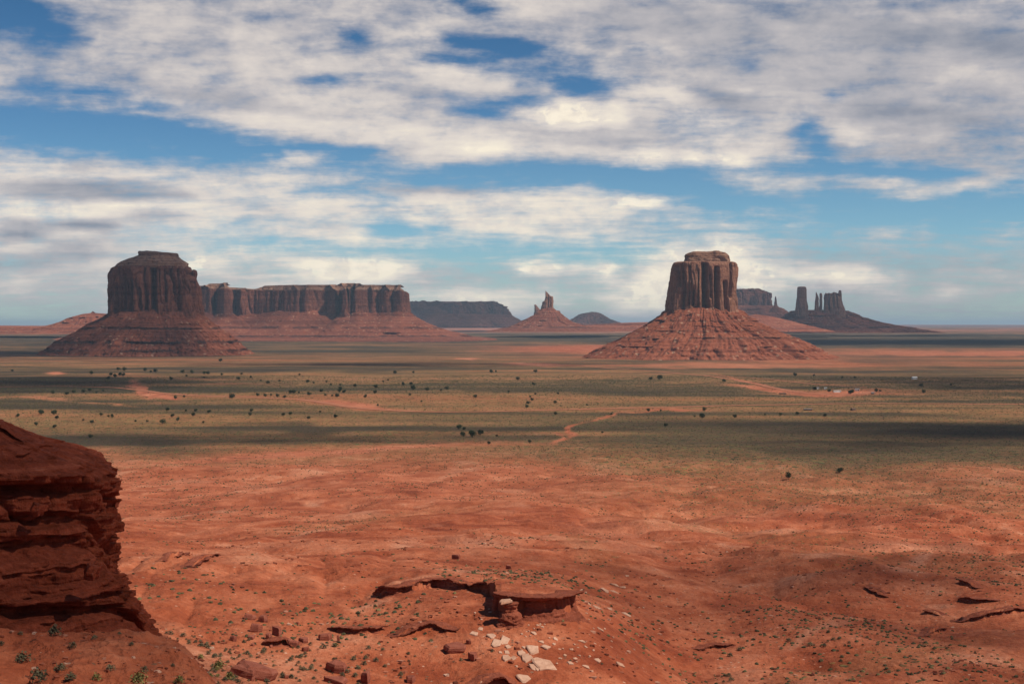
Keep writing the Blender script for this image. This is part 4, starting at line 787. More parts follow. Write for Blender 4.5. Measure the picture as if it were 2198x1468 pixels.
SL = [  # zoom x, y, w, h, rot, label
 (385, 765, 85, 80, 0, 'greyish weathered slab at the upper left of the slab pile'), (492, 800, 95, 75, 20, 'square pale slab standing at the top left of the slab pile'),
 (430, 835, 110, 36, 20, 'long pale slab lying under the square slab of the pile'), (455, 890, 34, 80, 0, 'narrow upright pale slab at the left side of the pile'),
 (712, 866, 128, 115, 10, 'largest round pale slab near the middle of the slab pile'), (822, 852, 90, 85, 0, 'blocky pale slab right of the largest round slab'),
 (772, 822, 44, 32, 0, 'small pale slab between the round slab and the blocky slab'), (888, 800, 38, 36, 0, 'upper small pale stone just right of the slab pile'),
 (876, 846, 38, 22, 0, 'lower small pale stone touching the right side of the pile'), (640, 866, 34, 38, 0, 'small pale stone left of the largest round slab'),
 (620, 912, 92, 50, 350, 'mid-sized pale slab below and left of the round slab'), (662, 952, 125, 52, 350, 'wide pinkish slab low in the middle of the pile'),
 (500, 948, 98, 52, 5, 'pale slab at the lower left end of the pile'), (506, 902, 48, 40, 0, 'small pale slab in the left half of the pile beside the narrow upright one'),
 (556, 940, 44, 64, 30, 'tilted pale slab beside the lower left slab'), (795, 985, 165, 100, 320, 'large forked pale slab at the bottom right of the pile'),
 (862, 1026, 44, 42, 0, 'squarish pale stone right of the forked slab'), (715, 1024, 80, 26, 345, 'flat pale sliver left of the forked slab'), (745, 1046, 36, 18, 0, 'tiny pale stone below the forked slab'),
 (582, 1020, 30, 22, 0, 'small pale stone alone at the lower left foot of the pile'), (300, 716, 52, 46, 0, 'rounded pale stone lying left of the slab pile'),
 (638, 1120, 140, 40, 16, 'long pale plank-like slab at the bottom edge beside the dark rock edge'),
 (1110, 433, 64, 24, 10, 'pale slab just right of the shelf tip, upper scatter'), (1280, 428, 95, 30, 12, 'widest pale slab of the scatter right of the shelf'), (1347, 378, 62, 22, 10, 'highest pale slab of the scatter right of the shelf'),
 (1342, 432, 70, 26, 6, 'pale slab right of the widest slab in the upper scatter'), (1410, 402, 60, 12, 30, 'thin pale sliver at the right end of the upper scatter'), (1145, 520, 64, 44, 20, 'pinkish square slab below the tip of the shelf'),
 (1216, 553, 64, 38, 350, 'pale wedge-shaped slab next to the pinkish square slab'), (1320, 570, 58, 26, 18, 'pale oval slab in the middle of the right scatter'), (1446, 610, 68, 30, 5, 'pale oval slab farthest right in the middle scatter'),
 (1240, 725, 54, 30, 35, 'pale slanted stone alone on the slope right of the shelf foot'), (1222, 970, 62, 30, 20, 'upper of the two pale slabs low on the right slope'), (1132, 1020, 64, 34, 20, 'lower of the two pale slabs low on the right slope'),
 (1398, 1004, 62, 26, 5, 'low pale slab farthest right at the foot of the slope'), (1003, 985, 48, 44, 0, 'greyish round stone at the left of the small lower cluster'), (1050, 958, 48, 36, 0, 'largest pale stone of the small lower cluster'),
 (1073, 932, 24, 30, 0, 'upright pale stone on top of the small lower cluster'), (1090, 812, 54, 48, 0, 'reddish broken block on the slope right of the pile'), (720, 755, 54, 36, 0, 'pale stone at the right of the little heap below the shelf'),
 (590, 492, 50, 22, 0, 'pale block end sticking out of the left tip of the shelf'), (520, 868, 60, 30, 15, 'shadowed grey slab in the hollow of the pile'), (250, 764, 84, 22, 12, 'dark thin wedge of rock left of the slab pile'),
]
for i, (zx, zy, w, h, rot, lab) in enumerate(SL):
    px, py = c8(zx, zy); put_rock('rock_slab', px, py, w / 3.663, h / 3.663, rot, 10 + i, lab, GS)
# the balanced slab on its pedestal
def pedestal():
    p, t = hit(1089, 1345, 100); X, Y = p[0], p[1]; zt = -(1300 - 700) / F * t; n = 90; th = np.linspace(0, 2 * math.pi, n, endpoint=False)
    w = 19 * t / F; V = []; sq = (np.abs(np.cos(th)) ** 3.2 + np.abs(np.sin(th)) ** 3.2) ** (-1 / 3.2)
    for k, (z, q) in enumerate([(zt - .02, .2), (zt, .75)] + [(zt - q, np.interp(q, [0, .3, .6, 1.0, 1.6, 2.2, 3.4], [.8, .82, .66, .8, 1.05, 1.2, 1.7])) for q in np.linspace(.08, 3.4, 34)]):
        x = np.cos(th) * sq * w * q; y = np.sin(th) * sq * w * .9 * q; d = 1 + .26 * fbm(x * 1.6, y * 1.6, z * 3 + 0 * x, 5, 9, .6) - .10 * sstep(.1, .6, vnoise(x * .4, y * .4, z * 2.6 + 0 * x, 19)); V.append(np.stack([X + .4 + x * d * 1.1, Y + 1.7 + y * d * 1.4, z + 0 * x], -1))
    V = np.stack(V, 1); ob = mesh_obj('rock_pedestal', V.reshape(-1, 3), grid_faces(n, V.shape[1], True), M_ledge); tag(rebase(ob), 'short layered rock pedestal under the balanced pale slab', 'rock')
    o = bpy.data.objects.new('rock_slab', SLABM[2]); COL.objects.link(o); o.location = (X - .25, Y + 1.0, zt + .26); o.scale = (20 * t / F, 1.15, .36); o.rotation_euler = (.05, -.04, 0)
    tag(o, 'big rounded pale slab balanced on the pedestal at the left end of the shelf', 'rock slab', GS)
pedestal()
small = [(365, 573), (397, 573), (375, 597), (305, 655), (690, 783), (622, 768), (652, 785), (716, 725), (770, 690), (785, 712), (676, 700), (1580, 562), (1545, 560), (1275, 728), (1340, 793), (1325, 823), (1505, 888), (945, 885), (1020, 890), (1005, 888), (962, 935), (1155, 943), (1125, 870), (898, 1000), (838, 800), (1188, 895), (1186, 724), (1150, 655), (1130, 603), (255, 602), (680, 745), (745, 700), (800, 693), (1035, 850), (925, 960), (1050, 985)]
for i, (zx, zy) in enumerate(small):
    px, py = c8(zx, zy); reg = 'just left of the shelf pedestal' if zx < 400 else 'in the loose heap between the shelf and the slab pile' if zx < 850 and zy < 830 else 'sprinkled on the slope right of the slab pile' if zx < 1200 else 'dotted on the far right side of the slope'
    put_rock('rock_slab', px, py, random.uniform(16, 28) / 3.663, random.uniform(12, 20) / 3.663, random.uniform(0, 180), 90 + i, 'small pale stone ' + reg, 'small pale stones ' + reg)
BL = [(130, 635, 95, 50, 'dark wedge boulder at the top of the left boulder group'), (180, 725, 100, 75, 'broad boulder in the middle of the left boulder group'), (342, 748, 85, 95, 'tall blocky boulder at the right of the left boulder group'), (238, 650, 76, 60, 'pinkish flat boulder at the top right of the left boulder group'),
 (285, 782, 60, 50, 'small boulder between the broad and tall boulders of the left group'), (140, 792, 70, 30, 'low slab-like boulder in front of the left boulder group'), (4, 805, 60, 50, 'boulder at the left end of the left boulder group'), (472, 838, 95, 42, 'low smooth boulder right of the tall blocky one'),
 (558, 818, 90, 42, 'low rounded red boulder behind the low smooth one'), (572, 888, 55, 42, 'small dark boulder alone in front of the left group'), (505, 684, 36, 22, 'small flat boulder right above the low rounded boulder'), (725, 792, 105, 60, 'rough dark boulder mass under the left low rock step'),
 (828, 805, 30, 66, 'narrow upright boulder with a black shadow side under the left low step'), (130, 1062, 280, 110, 'very large boulder with a black underside at the bottom left of centre'), (418, 1106, 46, 34, 'small boulder right of the very large one'), (812, 1030, 180, 90, 'box-shaped boulder with a dark left face near the bottom edge'),
 (800, 1135, 210, 60, 'flat-topped boulder cut by the bottom edge under the box-shaped one'), (1395, 1125, 90, 60, 'pointed boulder cut by the bottom edge'), (1752, 872, 190, 56, 'wide flat boulder with a black undercut left of the slab pile'), (1855, 830, 44, 44, 'greyish round boulder behind the wide flat boulder'),
 (1885, 945, 80, 80, 'dark square boulder in front of the wide flat boulder'), (1755, 165, 66, 50, 'dark craggy block alone on the red ridge crest'), (2165, 245, 44, 46, 'dark small block on the slope right of the craggy block'), (155, 852, 34, 22, 'small boulder in front of the broad boulder'), (300, 866, 40, 18, 'flat small boulder in front of the tall blocky boulder')]
for i, (zx, zy, w, h, lab) in enumerate(BL):
    px, py = c7(zx, zy); put_rock('boulder', px, py, w / 3.663, h / 3.663, random.uniform(0, 60), 200 + i, lab, None)
put_rock('boulder', 788, 1452, 25, 34, 0, 260, 'smooth rounded upright boulder like a stump at the bottom edge', None, zs=1.5)
for (px, py, w, h, lab) in [(196, 1226, 46, 30, 'smooth rounded boulder wedged in the foot of the big outcrop'), (78, 1092, 40, 26, 'grey block jammed in the big outcrop below its upper undercut'),
                            (1378 / 2.496, 880 + 1400 / 2.496, 90, 34, 'long dark boulder in front of the big one at the foot of the near slope')]:
    if px < 250:
        d = at(px, py, 83.4 if py > 1150 else 85.2); o = bpy.data.objects.new('boulder', BLDO); COL.objects.link(o); s = 85 / F; o.location = d; o.scale = (w * s / 2, w * s / 2, h * s / 1.1); o.rotation_euler = (.3, .2, 1); tag(o, lab, 'boulder')
    else: put_rock('boulder', px, py, w, h, 0, int(px), lab, None)

# ------------------------------------------------------------------ gravel and loose stones, one mass
NG = 42000
g_r = 55 * (420 / 55) ** rng.uniform(0, 1, NG) ** .8; g_a = np.arctan((rng.uniform(-60, 2260, NG) - 1099) / F); GX, GY = g_r * np.sin(g_a), g_r * np.cos(g_a)
gk = rng.uniform(0, 1, NG) < np.clip(-.02 + 1.5 * fbm(GX / 13, GY / 18, 0, 4, 333) + .6 * np.exp(-((1099 + F * GX / GY - 1100) / 160) ** 2 - ((g_r - 172) / 14) ** 2) + .10 * ((1099 + F * GX / GY) < 560) * (g_r < 200), 0, .7)
GX, GY, g_r = GX[gk], GY[gk], g_r[gk]; GZ = ground(GX, GY); m = len(GX)
cube = np.array([(x, y, z) for z in (-.5, .6) for y in (-1, 1) for x in (-1, 1)], float); cf = np.array([(0, 1, 5, 4), (2, 6, 7, 3), (0, 4, 6, 2), (1, 3, 7, 5), (4, 5, 7, 6)])
gs = (rng.uniform(.3, 1.0, (m, 1, 1)) ** 4 * .30 + .025) * (.42 + .75 * sstep(80, 190, g_r))[:, None, None]; an = rng.uniform(0, 6.28, m); ca, sa = np.cos(an)[:, None], np.sin(an)[:, None]
GV = cube[None] * gs * rng.uniform(.5, 1.2, (m, 8, 3)); gx, gy = GV[:, :, 0].copy(), GV[:, :, 1].copy(); GV[:, :, 0] = gx * ca - gy * sa; GV[:, :, 1] = gx * sa + gy * ca
GV += np.stack([GX, GY, GZ], -1)[:, None, :]
M_grav, N_, b_ = new_mat('loose_stone'); g_ = N_.new('ShaderNodeNewGeometry'); rp = g_.outputs['Random Per Island']
N_.put(b_.inputs['Base Color'], N_.ramp(rp, [(.0, (.085, .025, .014)), (.45, (.22, .060, .032)), (.8, (.34, .115, .065)), (.93, (.40, .19, .125)), (1.0, (.52, .32, .23))]))
tag(mesh_obj('loose_stones', GV.reshape(-1, 3), (cf[None] + (np.arange(m) * 8)[:, None, None]).reshape(-1, 4), M_grav, smooth=False), 'loose red stones and grit strewn over the near slopes', 'stones', kind='stuff')

# ------------------------------------------------------------------ plants
def leaf_cloud(pts, size, rg, up=.5):
    V, Fc = [], []
    for (x, y, z) in pts:
        a, b = rg.uniform(0, 2 * math.pi), rg.uniform(-1, 1); n = Vector((math.cos(a), math.sin(a), b + up)).normalized()
        t1 = n.orthogonal().normalized(); t2 = n.cross(t1); s = size * rg.uniform(.6, 1.4); k = len(V); ph = rg.uniform(0, 6.28)
        for q in range(4):
            an = ph + q * math.pi / 2 + rg.uniform(-.3, .3); rr = s * rg.uniform(.7, 1.2); p = Vector((x, y, z)) + t1 * math.cos(an) * rr + t2 * math.sin(an) * rr; V.append(p)
        Fc.append((k, k + 1, k + 2, k + 3))
    return V, Fc
def juniper_meshes(seed, tall=1.0):
    rg = random.Random(seed); pts = []
    lobes = [(rg.uniform(-.28, .28), rg.uniform(-.28, .28), rg.uniform(.35, .78), rg.uniform(.2, .34)) for _ in range(9)] + [(0, 0, .5, .36)]
    for _ in range(620):
        l = rg.choice(lobes); v = Vector((rg.gauss(0, 1), rg.gauss(0, 1), rg.gauss(0, 1))).normalized() * l[3] * rg.uniform(.72, 1.05)
        z = l[2] + v.z * .8
        if z > .12: pts.append((l[0] + v.x, l[1] + v.y, z * tall))
    V, Fc = leaf_cloud(pts, .055, rg); cr = bpy.data.meshes.new('crown'); cr.from_pydata([tuple(v) for v in V], [], Fc); cr.materials.append(M_leaf)
    V, Fc = [], []
    def limb(a, b, r0, r1, n=6):
        a, b = Vector(a), Vector(b); d = (b - a).normalized(); u = d.orthogonal().normalized(); w = d.cross(u); k = len(V)
        for (p, r_) in ((a, r0), ((a + b) / 2 + u * rg.uniform(-.02, .02), (r0 + r1) / 2), (b, r1)):
            for i in range(n): an = i * 2 * math.pi / n; V.append(p + u * math.cos(an) * r_ + w * math.sin(an) * r_)
        for j in range(2):
            for i in range(n): Fc.append((k + j * n + i, k + j * n + (i + 1) % n, k + (j + 1) * n + (i + 1) % n, k + (j + 1) * n + i))
    limb((0, 0, -.06), (.02, .01, .35 * tall), .055, .035)
    for l in lobes[:5]: limb((.01, 0, .22 * tall), (l[0], l[1], l[2] * tall), .03, .01, 5)
    tr = bpy.data.meshes.new('trunk'); tr.from_pydata([tuple(v) for v in V], [], Fc); tr.materials.append(M_bark)
    return cr, tr
JM = [juniper_meshes(700 + i, 1.0) for i in range(5)]; JT = juniper_meshes(750, 1.35)
ORD = ['leftmost', 'second', 'third', 'fourth', 'fifth', 'sixth', 'seventh', 'eighth', 'ninth', 'tenth', 'eleventh', 'twelfth', 'thirteenth', 'fourteenth', 'fifteenth', 'sixteenth', 'seventeenth', 'eighteenth', 'nineteenth', 'twentieth'] + ['twenty-' + w for w in ('first', 'second', 'third', 'fourth', 'fifth', 'sixth', 'seventh', 'eighth', 'ninth')] + ['thirtieth'] + ['thirty-' + w for w in ('first', 'second', 'third', 'fourth', 'fifth', 'sixth', 'seventh', 'eighth', 'ninth')]
T2 = '''265,433,L 343,433,L 232,505 345,522 360,465 112,452 580,585 645,443 690,455,s 715,455 530,480,s 585,493 863,487,s 938,488,s 1035,492,L 1068,412 1097,452 1132,477 1232,447 1247,417 1330,427 1185,420,s 1295,495,s 1595,443 1603,418 1805,445 1850,440 1967,465 2040,427,s 2140,457 1118,337 1172,330,s 1480,330,L 1643,320 1692,323 1770,325 1812,332 1728,320,s 570,288 530,297 337,303 425,312 470,300 655,292,s 615,305,s 735,200 763,190 785,192 705,188 690,212 755,155 795,158 583,180 925,160 990,168 962,172,s 1092,218 1163,172 1225,175 1190,198,s 1300,180 1322,181 1300,208,s 1405,100 1710,240 1780,230,s 1960,235 2000,243,s 1855,303 1875,303 1905,305,s 1970,315 2048,293 2075,320,s 2080,235,s 2110,253,s 2170,283 2150,323 1415,190,s 1540,185,s 1520,215 1600,207,s 1663,228,s 1910,190,s 78,165,s'''
T3 = '''435,175 548,174,s 180,258 90,252,s 90,275 83,290 110,295 68,320 38,320,s 310,265 307,300 245,325 325,380,s 60,450 485,248 533,245 547,272,L 633,282 722,287,s 757,273 527,315,s 358,230,s 390,220,s 835,517,L 867,528 862,565,L 920,562,X 970,555,L 1072,572,s 1025,618 1283,607 1262,388 1270,365 1295,345 1283,327,s 1315,310,s 1307,247 1206,215 1443,360 1445,433 1458,307,s 1315,167 1040,170 1068,168,s 1147,295,s 937,325 1640,378,s 2138,505 2042,213 2097,207,L 2105,412,s 2028,412 1793,435,s 1738,550,s 600,355,s'''
T4 = '''427,214 845,178 955,181,s 1123,193,s 1198,193,s 310,383 298,423,L 250,422,s 487,423 667,412,s 760,411 860,407 1020,418 1045,272 1172,280,L 1325,272 1348,272,s 1590,240 1605,278 1767,237,s 963,262 1738,793,s'''
TR = []
for txt, (x0, y0, s) in ((T2, (0, 740, 2.97)), (T3, (700, 740, 2.93)), (T4, (1400, 740, 2.754))):
    for w in txt.split():
        q = w.split(','); TR.append((x0 + float(q[0]) / s, y0 + float(q[1]) / s, {'s': 5.5, 'L': 13, 'X': 19}.get(q[2] if len(q) > 2 else '', 8.5)))
def juniper(px, py, size, label, group, meshes=None):
    p, t = hit(px, py + size * .35, 300); w = size * t / F; cr, tr = meshes or random.choice(JM)
    root = empty('juniper_tree', p - np.array([0, 0, .05]), label, 'tree', group); root.scale = (w, w, w * random.uniform(.85, 1.05)); root.rotation_euler = (0, 0, random.uniform(0, 6.28))
    for nm, me in (('crown', cr), ('trunk', tr)):
        o = bpy.data.objects.new(nm, me); COL.objects.link(o); o.parent = root
BANDS = [(0, 790, 'farthest tree line'), (790, 806, 'row below the pale grass strip'), (806, 822, 'row above the dirt road'), (822, 838, 'row just above the dirt road'), (838, 856, 'row along the dirt road'), (856, 884, 'row just below the dirt road'), (884, 899, 'first row on the green flat'), (899, 921, 'second row on the green flat'), (921, 1001, 'nearest row above red ground')]
for lo, hi, nm in BANDS:
    sel = sorted([q for q in TR if lo <= q[1] < hi])
    third = {}
    for q in sel: third.setdefault('left third' if q[0] < 733 else 'middle' if q[0] < 1466 else 'right third', []).append(q)
    for th, ls in third.items():
        for i, q in enumerate(ls):
            sz = 'tiny' if q[2] < 6 else 'large' if q[2] > 12 else 'small'
            where = f'{ORD[i]} from left' if i else 'leftmost'
            juniper(q[0], q[1], q[2], f'{sz} juniper, {where} in {th}, {nm}'[:140], 'dark junipers scattered over the valley floor')
juniper(1693, 1024, 14, 'upright juniper standing alone on the bare red ground at right', 'lone junipers on the red ground', JT)
juniper(1803, 1010, 13, 'round juniper alone right of the upright one on the red ground', 'lone junipers on the red ground')

def shrub_mesh(seed, mat, n=260):
    rg = random.Random(seed); pts = []
    for _ in range(n):
        a = rg.uniform(0, 6.28); e = rg.uniform(0, 1) ** .7 * 1.5; rr = rg.uniform(.55, 1.0) * (1 + .25 * math.sin(a * 3 + seed)); pts.append((math.cos(a) * math.cos(e) * rr * .5, math.sin(a) * math.cos(e) * rr * .5, math.sin(e) * rr * .55 + .03))
    V, Fc = leaf_cloud(pts, .06, rg, .9)
    me = bpy.data.meshes.new('shrub'); me.from_pydata([tuple(v) for v in V], [], Fc); me.materials.append(mat); return me
SH = [shrub_mesh(800 + i, M_sage) for i in range(4)]; SY = [shrub_mesh(820 + i, M_rabbit) for i in range(3)]
def shrub(px, py, size, yellow, label, group):
    p, t = hit(px, py + size * .25, 45); w = size * t / F
    o = bpy.data.objects.new('desert_shrub', random.choice(SY if yellow else SH)); COL.objects.link(o); o.location = p; o.scale = (w, w, w * random.uniform(.8, 1.1)); o.rotation_euler = (0, 0, random.uniform(0, 6.28)); tag(o, label, 'shrub', group)
c6 = lambda zx, zy: (zx / 2.496, 880 + zy / 2.496)
GSL = 'shrubs on the near left slope'
for (zx, zy, s, ye, lab) in [(85, 1080, 20, 0, 'grey-green shrub highest on the near left slope'), (305, 1105, 14, 0, 'small dark shrub below the middle of the outcrop foot'), (235, 1005, 12, 0, 'faint small shrub just under the big outcrop'), (292, 1190, 34, 0, 'wide grey shrub in the middle of the near left slope'), (110, 1195, 14, 0, 'small faint shrub left of the wide grey shrub'),
    (400, 1178, 14, 0, 'small shrub right of the wide grey shrub'), (465, 1140, 24, 0, 'brownish grey shrub beside the pale patch under the outcrop'), (505, 1220, 15, 0, 'small brown-green shrub below the brownish grey one'), (640, 1195, 12, 0, 'tiny green shrub in the middle right of the near slope'), (705, 1250, 14, 0, 'small green shrub farther right on the near slope'), (390, 1258, 22, 0, 'dull grey shrub below the wide grey shrub'),
    (122, 1325, 42, 0, 'large dark grey-green shrub near the lower left corner'), (325, 1375, 30, 0, 'large pale grey-green shrub near the bottom edge'), (378, 1428, 32, 0, 'grey-green shrub at the bottom edge right of the pale one'), (205, 1430, 46, 0, 'largest soft grey shrub at the bottom edge'), (590, 1378, 26, 0, 'dark green shrub right of the bottom left group'), (515, 1435, 26, 1, 'green shrub at the bottom edge right of the grey ones'),
    (775, 1390, 22, 0, 'olive shrub on the near slope above the yellow-green clump'), (742, 1446, 46, 1, 'wide bright yellow-green clump at the bottom edge'), (960, 1446, 26, 1, 'yellow-green clump right of the wide bright one at the bottom edge'), (1232, 1425, 26, 1, 'yellow-green bush beside the long dark boulder'), (1172, 1368, 32, 1, 'brightest yellow bush above the long dark boulder'), (1140, 1385, 12, 0, 'tiny green shrub left of the brightest yellow bush'),
    (1075, 1322, 18, 1, 'pale yellow-green bush at the end of the near slope edge'), (925, 1366, 12, 0, 'tiny green shrub on the lower near slope'), (6, 1250, 16, 0, 'shrub cut by the left edge')]:
    px, py = c6(zx, zy); shrub(px, py, s * .9, ye, lab, GSL)
cR = lambda zx, zy: (1550 + zx / 3.392, 1150 + zy / 3.392)
man = [(485, 755, 14), (640, 785, 16), (745, 795, 11), (850, 745, 9), (810, 750, 10), (770, 765, 8), (775, 695, 9), (1055, 735, 11), (925, 775, 8), (130, 820, 14), (60, 865, 14), (50, 1010, 13), (65, 1040, 15), (10, 1060, 9), (430, 815, 10), (280, 770, 8), (1165, 695, 8), (1130, 712, 7), (1405, 690, 9), (895, 795, 7), (865, 905, 10), (870, 875, 10)]
for i, (zx, zy, s) in enumerate(sorted(man)):
    px, py = cR(zx, zy); shrub(px, py, s, False, f'grey sage clump along the sandy wash, {ORD[i]} from left' if i else 'grey sage clump along the sandy wash, leftmost', 'sage clumps along the sandy wash')
# scattered ones: the nearest as objects, all the rest as one mass
NS = 24000
pxs = rng.uniform(-150, 2350, NS * 3); rr = 118 * (1150 / 118) ** (rng.uniform(0, 1, NS * 3) ** .62)
A_ = np.arctan((pxs - 1099) / F); SX, SY_ = rr * np.sin(A_), rr * np.cos(A_)
den = .22 + 1.3 * fbm(SX / 28, SY_ / 60, 0, 4, 99) + .35 * sstep(500, 900, rr) + .2 * sstep(1500, 1900, pxs)
keep = rng.uniform(0, 1, NS * 3) < np.clip(den, .03, 1); keep &= ~((pxs < 420) & (rr < 170))
SX, SY_, rr, pxs = [a[keep][:NS] for a in (SX, SY_, rr, pxs)]; order = np.argsort(rr); SX, SY_, rr, pxs = SX[order], SY_[order], rr[order], pxs[order]
SZ = ground(SX, SY_); vis = (700 + F * -SZ / rr < 1480) & (pxs > 0) & (pxs < 2198); vi = np.nonzero(vis)[0]; sel = vi[:240]
for i in sel:
    py = 700 + F * -SZ[i] / rr[i]
    reg = ('hollow right of the outcrop' if pxs[i] < 560 else 'red ground left of the shelf' if pxs[i] < 950 else 'scree below the shelf' if pxs[i] < 1260 else 'red mounds right of the shelf' if pxs[i] < 1500 else 'red flat around the wash' if pxs[i] < 1850 else 'dim red lower right corner') + (', bottom edge' if py > 1400 else ', upper part' if py < 1300 else '')
    w = random.choice([.3, .4, .5, .6, .8]); yl = random.random() < .07
    o = bpy.data.objects.new('desert_shrub', random.choice(SY if yl else SH)); COL.objects.link(o); o.location = (SX[i], SY_[i], SZ[i]); o.scale = (w, w, w * .9); o.rotation_euler = (0, 0, random.uniform(0, 6.28))
    l = ('small yellow-green tuft' if yl else 'small grey-green tuft') + ' on the ' + reg; tag(o, l, 'shrub', l.replace('tuft', 'tufts'))
NP = 190000
r2 = np.sqrt(rng.uniform(780 ** 2, 2900 ** 2, NP)); A2 = np.arctan((rng.uniform(-60, 2260, NP) - 1099) / F); X2, Y2 = r2 * np.sin(A2), r2 * np.cos(A2)
v2, d2, p2 = cover_shade_map(X2, Y2); cl = fbm(X2 / 22, Y2 / 40, 0, 3, 140)
k2 = rng.uniform(0, 1, NP) < np.clip((v2 - .10) * .55 + d2 * .2 + cl * .35, 0, .8) * sstep(3000, 2000, r2).clip(.0, 1) if False else rng.uniform(0, 1, NP) < np.clip((v2 - .10) * .62 + d2 * .25 + cl * .40, 0, .85)
X2, Y2, r2 = X2[k2], Y2[k2], r2[k2]; Z2 = ground(X2, Y2); nfirst = len(SX)
rest = np.setdiff1d(np.arange(len(SX)), sel); QX, QY, QZ, Qr = [np.concatenate([a[rest], b]) for a, b in ((SX, X2), (SY_, Y2), (SZ, Z2), (rr, r2))]; m = len(QX)
import itertools
ico = [(0, 0, 1)] + [(math.cos(a) * .8, math.sin(a) * .8, .62) for a in np.linspace(0, 2 * math.pi, 6)[:-1]] + [(math.cos(a) * 1.05, math.sin(a) * 1.05, -.1) for a in np.linspace(.6, 2 * math.pi + .6, 6)[:-1]]
icf = [(0, 1 + i, 1 + (i + 1) % 5) for i in range(5)] + [(1 + i, 6 + i, 1 + (i + 1) % 5) for i in range(5)] + [(1 + (i + 1) % 5, 6 + i, 6 + (i + 1) % 5) for i in range(5)]
base = np.array(ico); jit = rng.uniform(.65, 1.3, (m, len(ico), 1)); sz = rng.uniform(.5, 1.35, (m, 1, 1)) ** 2 * .21 * (1 + .5 * sstep(400, 900, Qr) + 1.3 * sstep(900, 2600, Qr))[:, None, None]
VV = base[None] * jit * sz * np.array([1, 1, .8]); VV += np.stack([QX, QY, QZ], -1)[:, None, :]
FF = (np.array(icf)[None] + (np.arange(m) * len(ico))[:, None, None]).reshape(-1, 3)
M_tuft, N_, b_ = new_mat('tuft_foliage'); g_ = N_.new('ShaderNodeNewGeometry'); n_ = N_.noise(g_.outputs['Position'], .5, 3, .6)
N_.put(b_.inputs['Base Color'], N_.ramp(n_, [(.32, (.028, .027, .016)), (.5, (.070, .062, .032)), (.70, (.17, .132, .058))]))
tag(mesh_obj('shrubs', VV.reshape(-1, 3), FF, M_tuft, smooth=False), 'thousands of small grey-green tufts dotting the red ground', 'shrubs', kind='stuff')

# ------------------------------------------------------------------ the homestead on the plain
M_white, N_, b_ = new_mat('white_paint'); N_.put(b_.inputs['Base Color'], N_.ramp(N_.noise(N_.new('ShaderNodeTexCoord').outputs['Object'], 1.5, 4, .6), [(.3, (.62, .60, .57)), (.6, (.80, .79, .76))]))
M_brown = simple_mat('brown_board', [(.3, (.10, .06, .045)), (.7, (.20, .13, .10))], 1.2); M_roofd = simple_mat('grey_roofing', [(.3, (.16, .15, .15)), (.7, (.26, .25, .25))], 1.2); M_dark = simple_mat('window_glass', [(.3, (.02, .02, .025)), (.7, (.04, .04, .05))], 2, .2)
def box(lo, hi):
    V = [(x, y, z) for z in (lo[2], hi[2]) for y in (lo[1], hi[1]) for x in (lo[0], hi[0])]; return V, [(0, 2, 3, 1), (4, 5, 7, 6), (0, 1, 5, 4), (2, 6, 7, 3), (0, 4, 6, 2), (1, 3, 7, 5)]
def house(name, px, py, w, d, h, wall, roofm, label, cat, rot=0, flat=False, nwin=3):
    p, t = hit(px, py, 900); root = empty(name, p, label, cat); root.rotation_euler = (0, 0, rot)
    V, Fc = box((-w / 2, -d / 2, -.5), (w / 2, d / 2, h)); mesh_obj('wall', V, Fc, wall, root, False)
    rh = .35 if flat else d * .28
    V = [(-w / 2 - .3, -d / 2 - .3, h + .005), (w / 2 + .3, -d / 2 - .3, h + .005), (w / 2 + .3, d / 2 + .3, h + .005), (-w / 2 - .3, d / 2 + .3, h + .005), (-w / 2 - .3, 0, h + rh), (w / 2 + .3, 0, h + rh)]
    mesh_obj('roof', V, [(0, 1, 5, 4), (2, 3, 4, 5), (1, 2, 5), (3, 0, 4), (3, 2, 1, 0)], roofm, root, False)
    for i in range(nwin):
        x = -w / 2 + w * (i + .75) / (nwin + .8); V, Fc = box((x - .45, -d / 2 - .03, h * .45), (x + .45, -d / 2 + .02, h * .8)); mesh_obj('window', V, Fc, M_dark, root, False)
    x = w / 2 - .9; V, Fc = box((x - .45, -d / 2 - .035, 0), (x + .45, -d / 2 + .02, h * .82)); mesh_obj('door', V, Fc, M_brown, root, False)
house('mobile_home', 1797, 842, 11, 4.0, 2.6, M_white, M_white, 'long white mobile home between trees at the homestead on the plain', 'mobile home', .1, True, 4)
house('small_house', 1840, 839, 6.5, 5, 2.6, M_white, M_roofd, 'small pale house with grey roof at the right end of the homestead', 'house', -.2)
house('shed', 1755, 835, 3.5, 3, 2.3, M_white, M_roofd, 'tiny white shed at the left end of the homestead', 'shed', .3, False, 1)
house('shed', 1772, 835, 4, 3, 2.3, M_white, M_white, 'tiny white shed just left of the mobile home', 'shed', -.1, True, 1)
house('white_house', 1963, 814, 9, 6, 3.4, M_white, M_white, 'white house alone on the plain right of the homestead', 'house', .2)
house('low_barn', 1734, 881, 9.5, 5, 2.0, M_brown, M_roofd, 'low brown barn below the dirt road', 'barn', 0, True, 2)
house('hut', 1831, 881, 4.5, 4, 2.0, M_brown, M_brown, 'small brown hut right of the low barn', 'hut', .4, False, 1)
house('low_barn', 1680, 846, 9, 5, 1.8, M_brown, M_brown, 'dark low barn left of the homestead beside the bare patch', 'barn', .1, True, 2)
house('hut', 1873, 846, 4, 4, 2, M_brown, M_roofd, 'tiny dark hut at the right edge of the homestead clearing', 'hut', 0, False, 1)

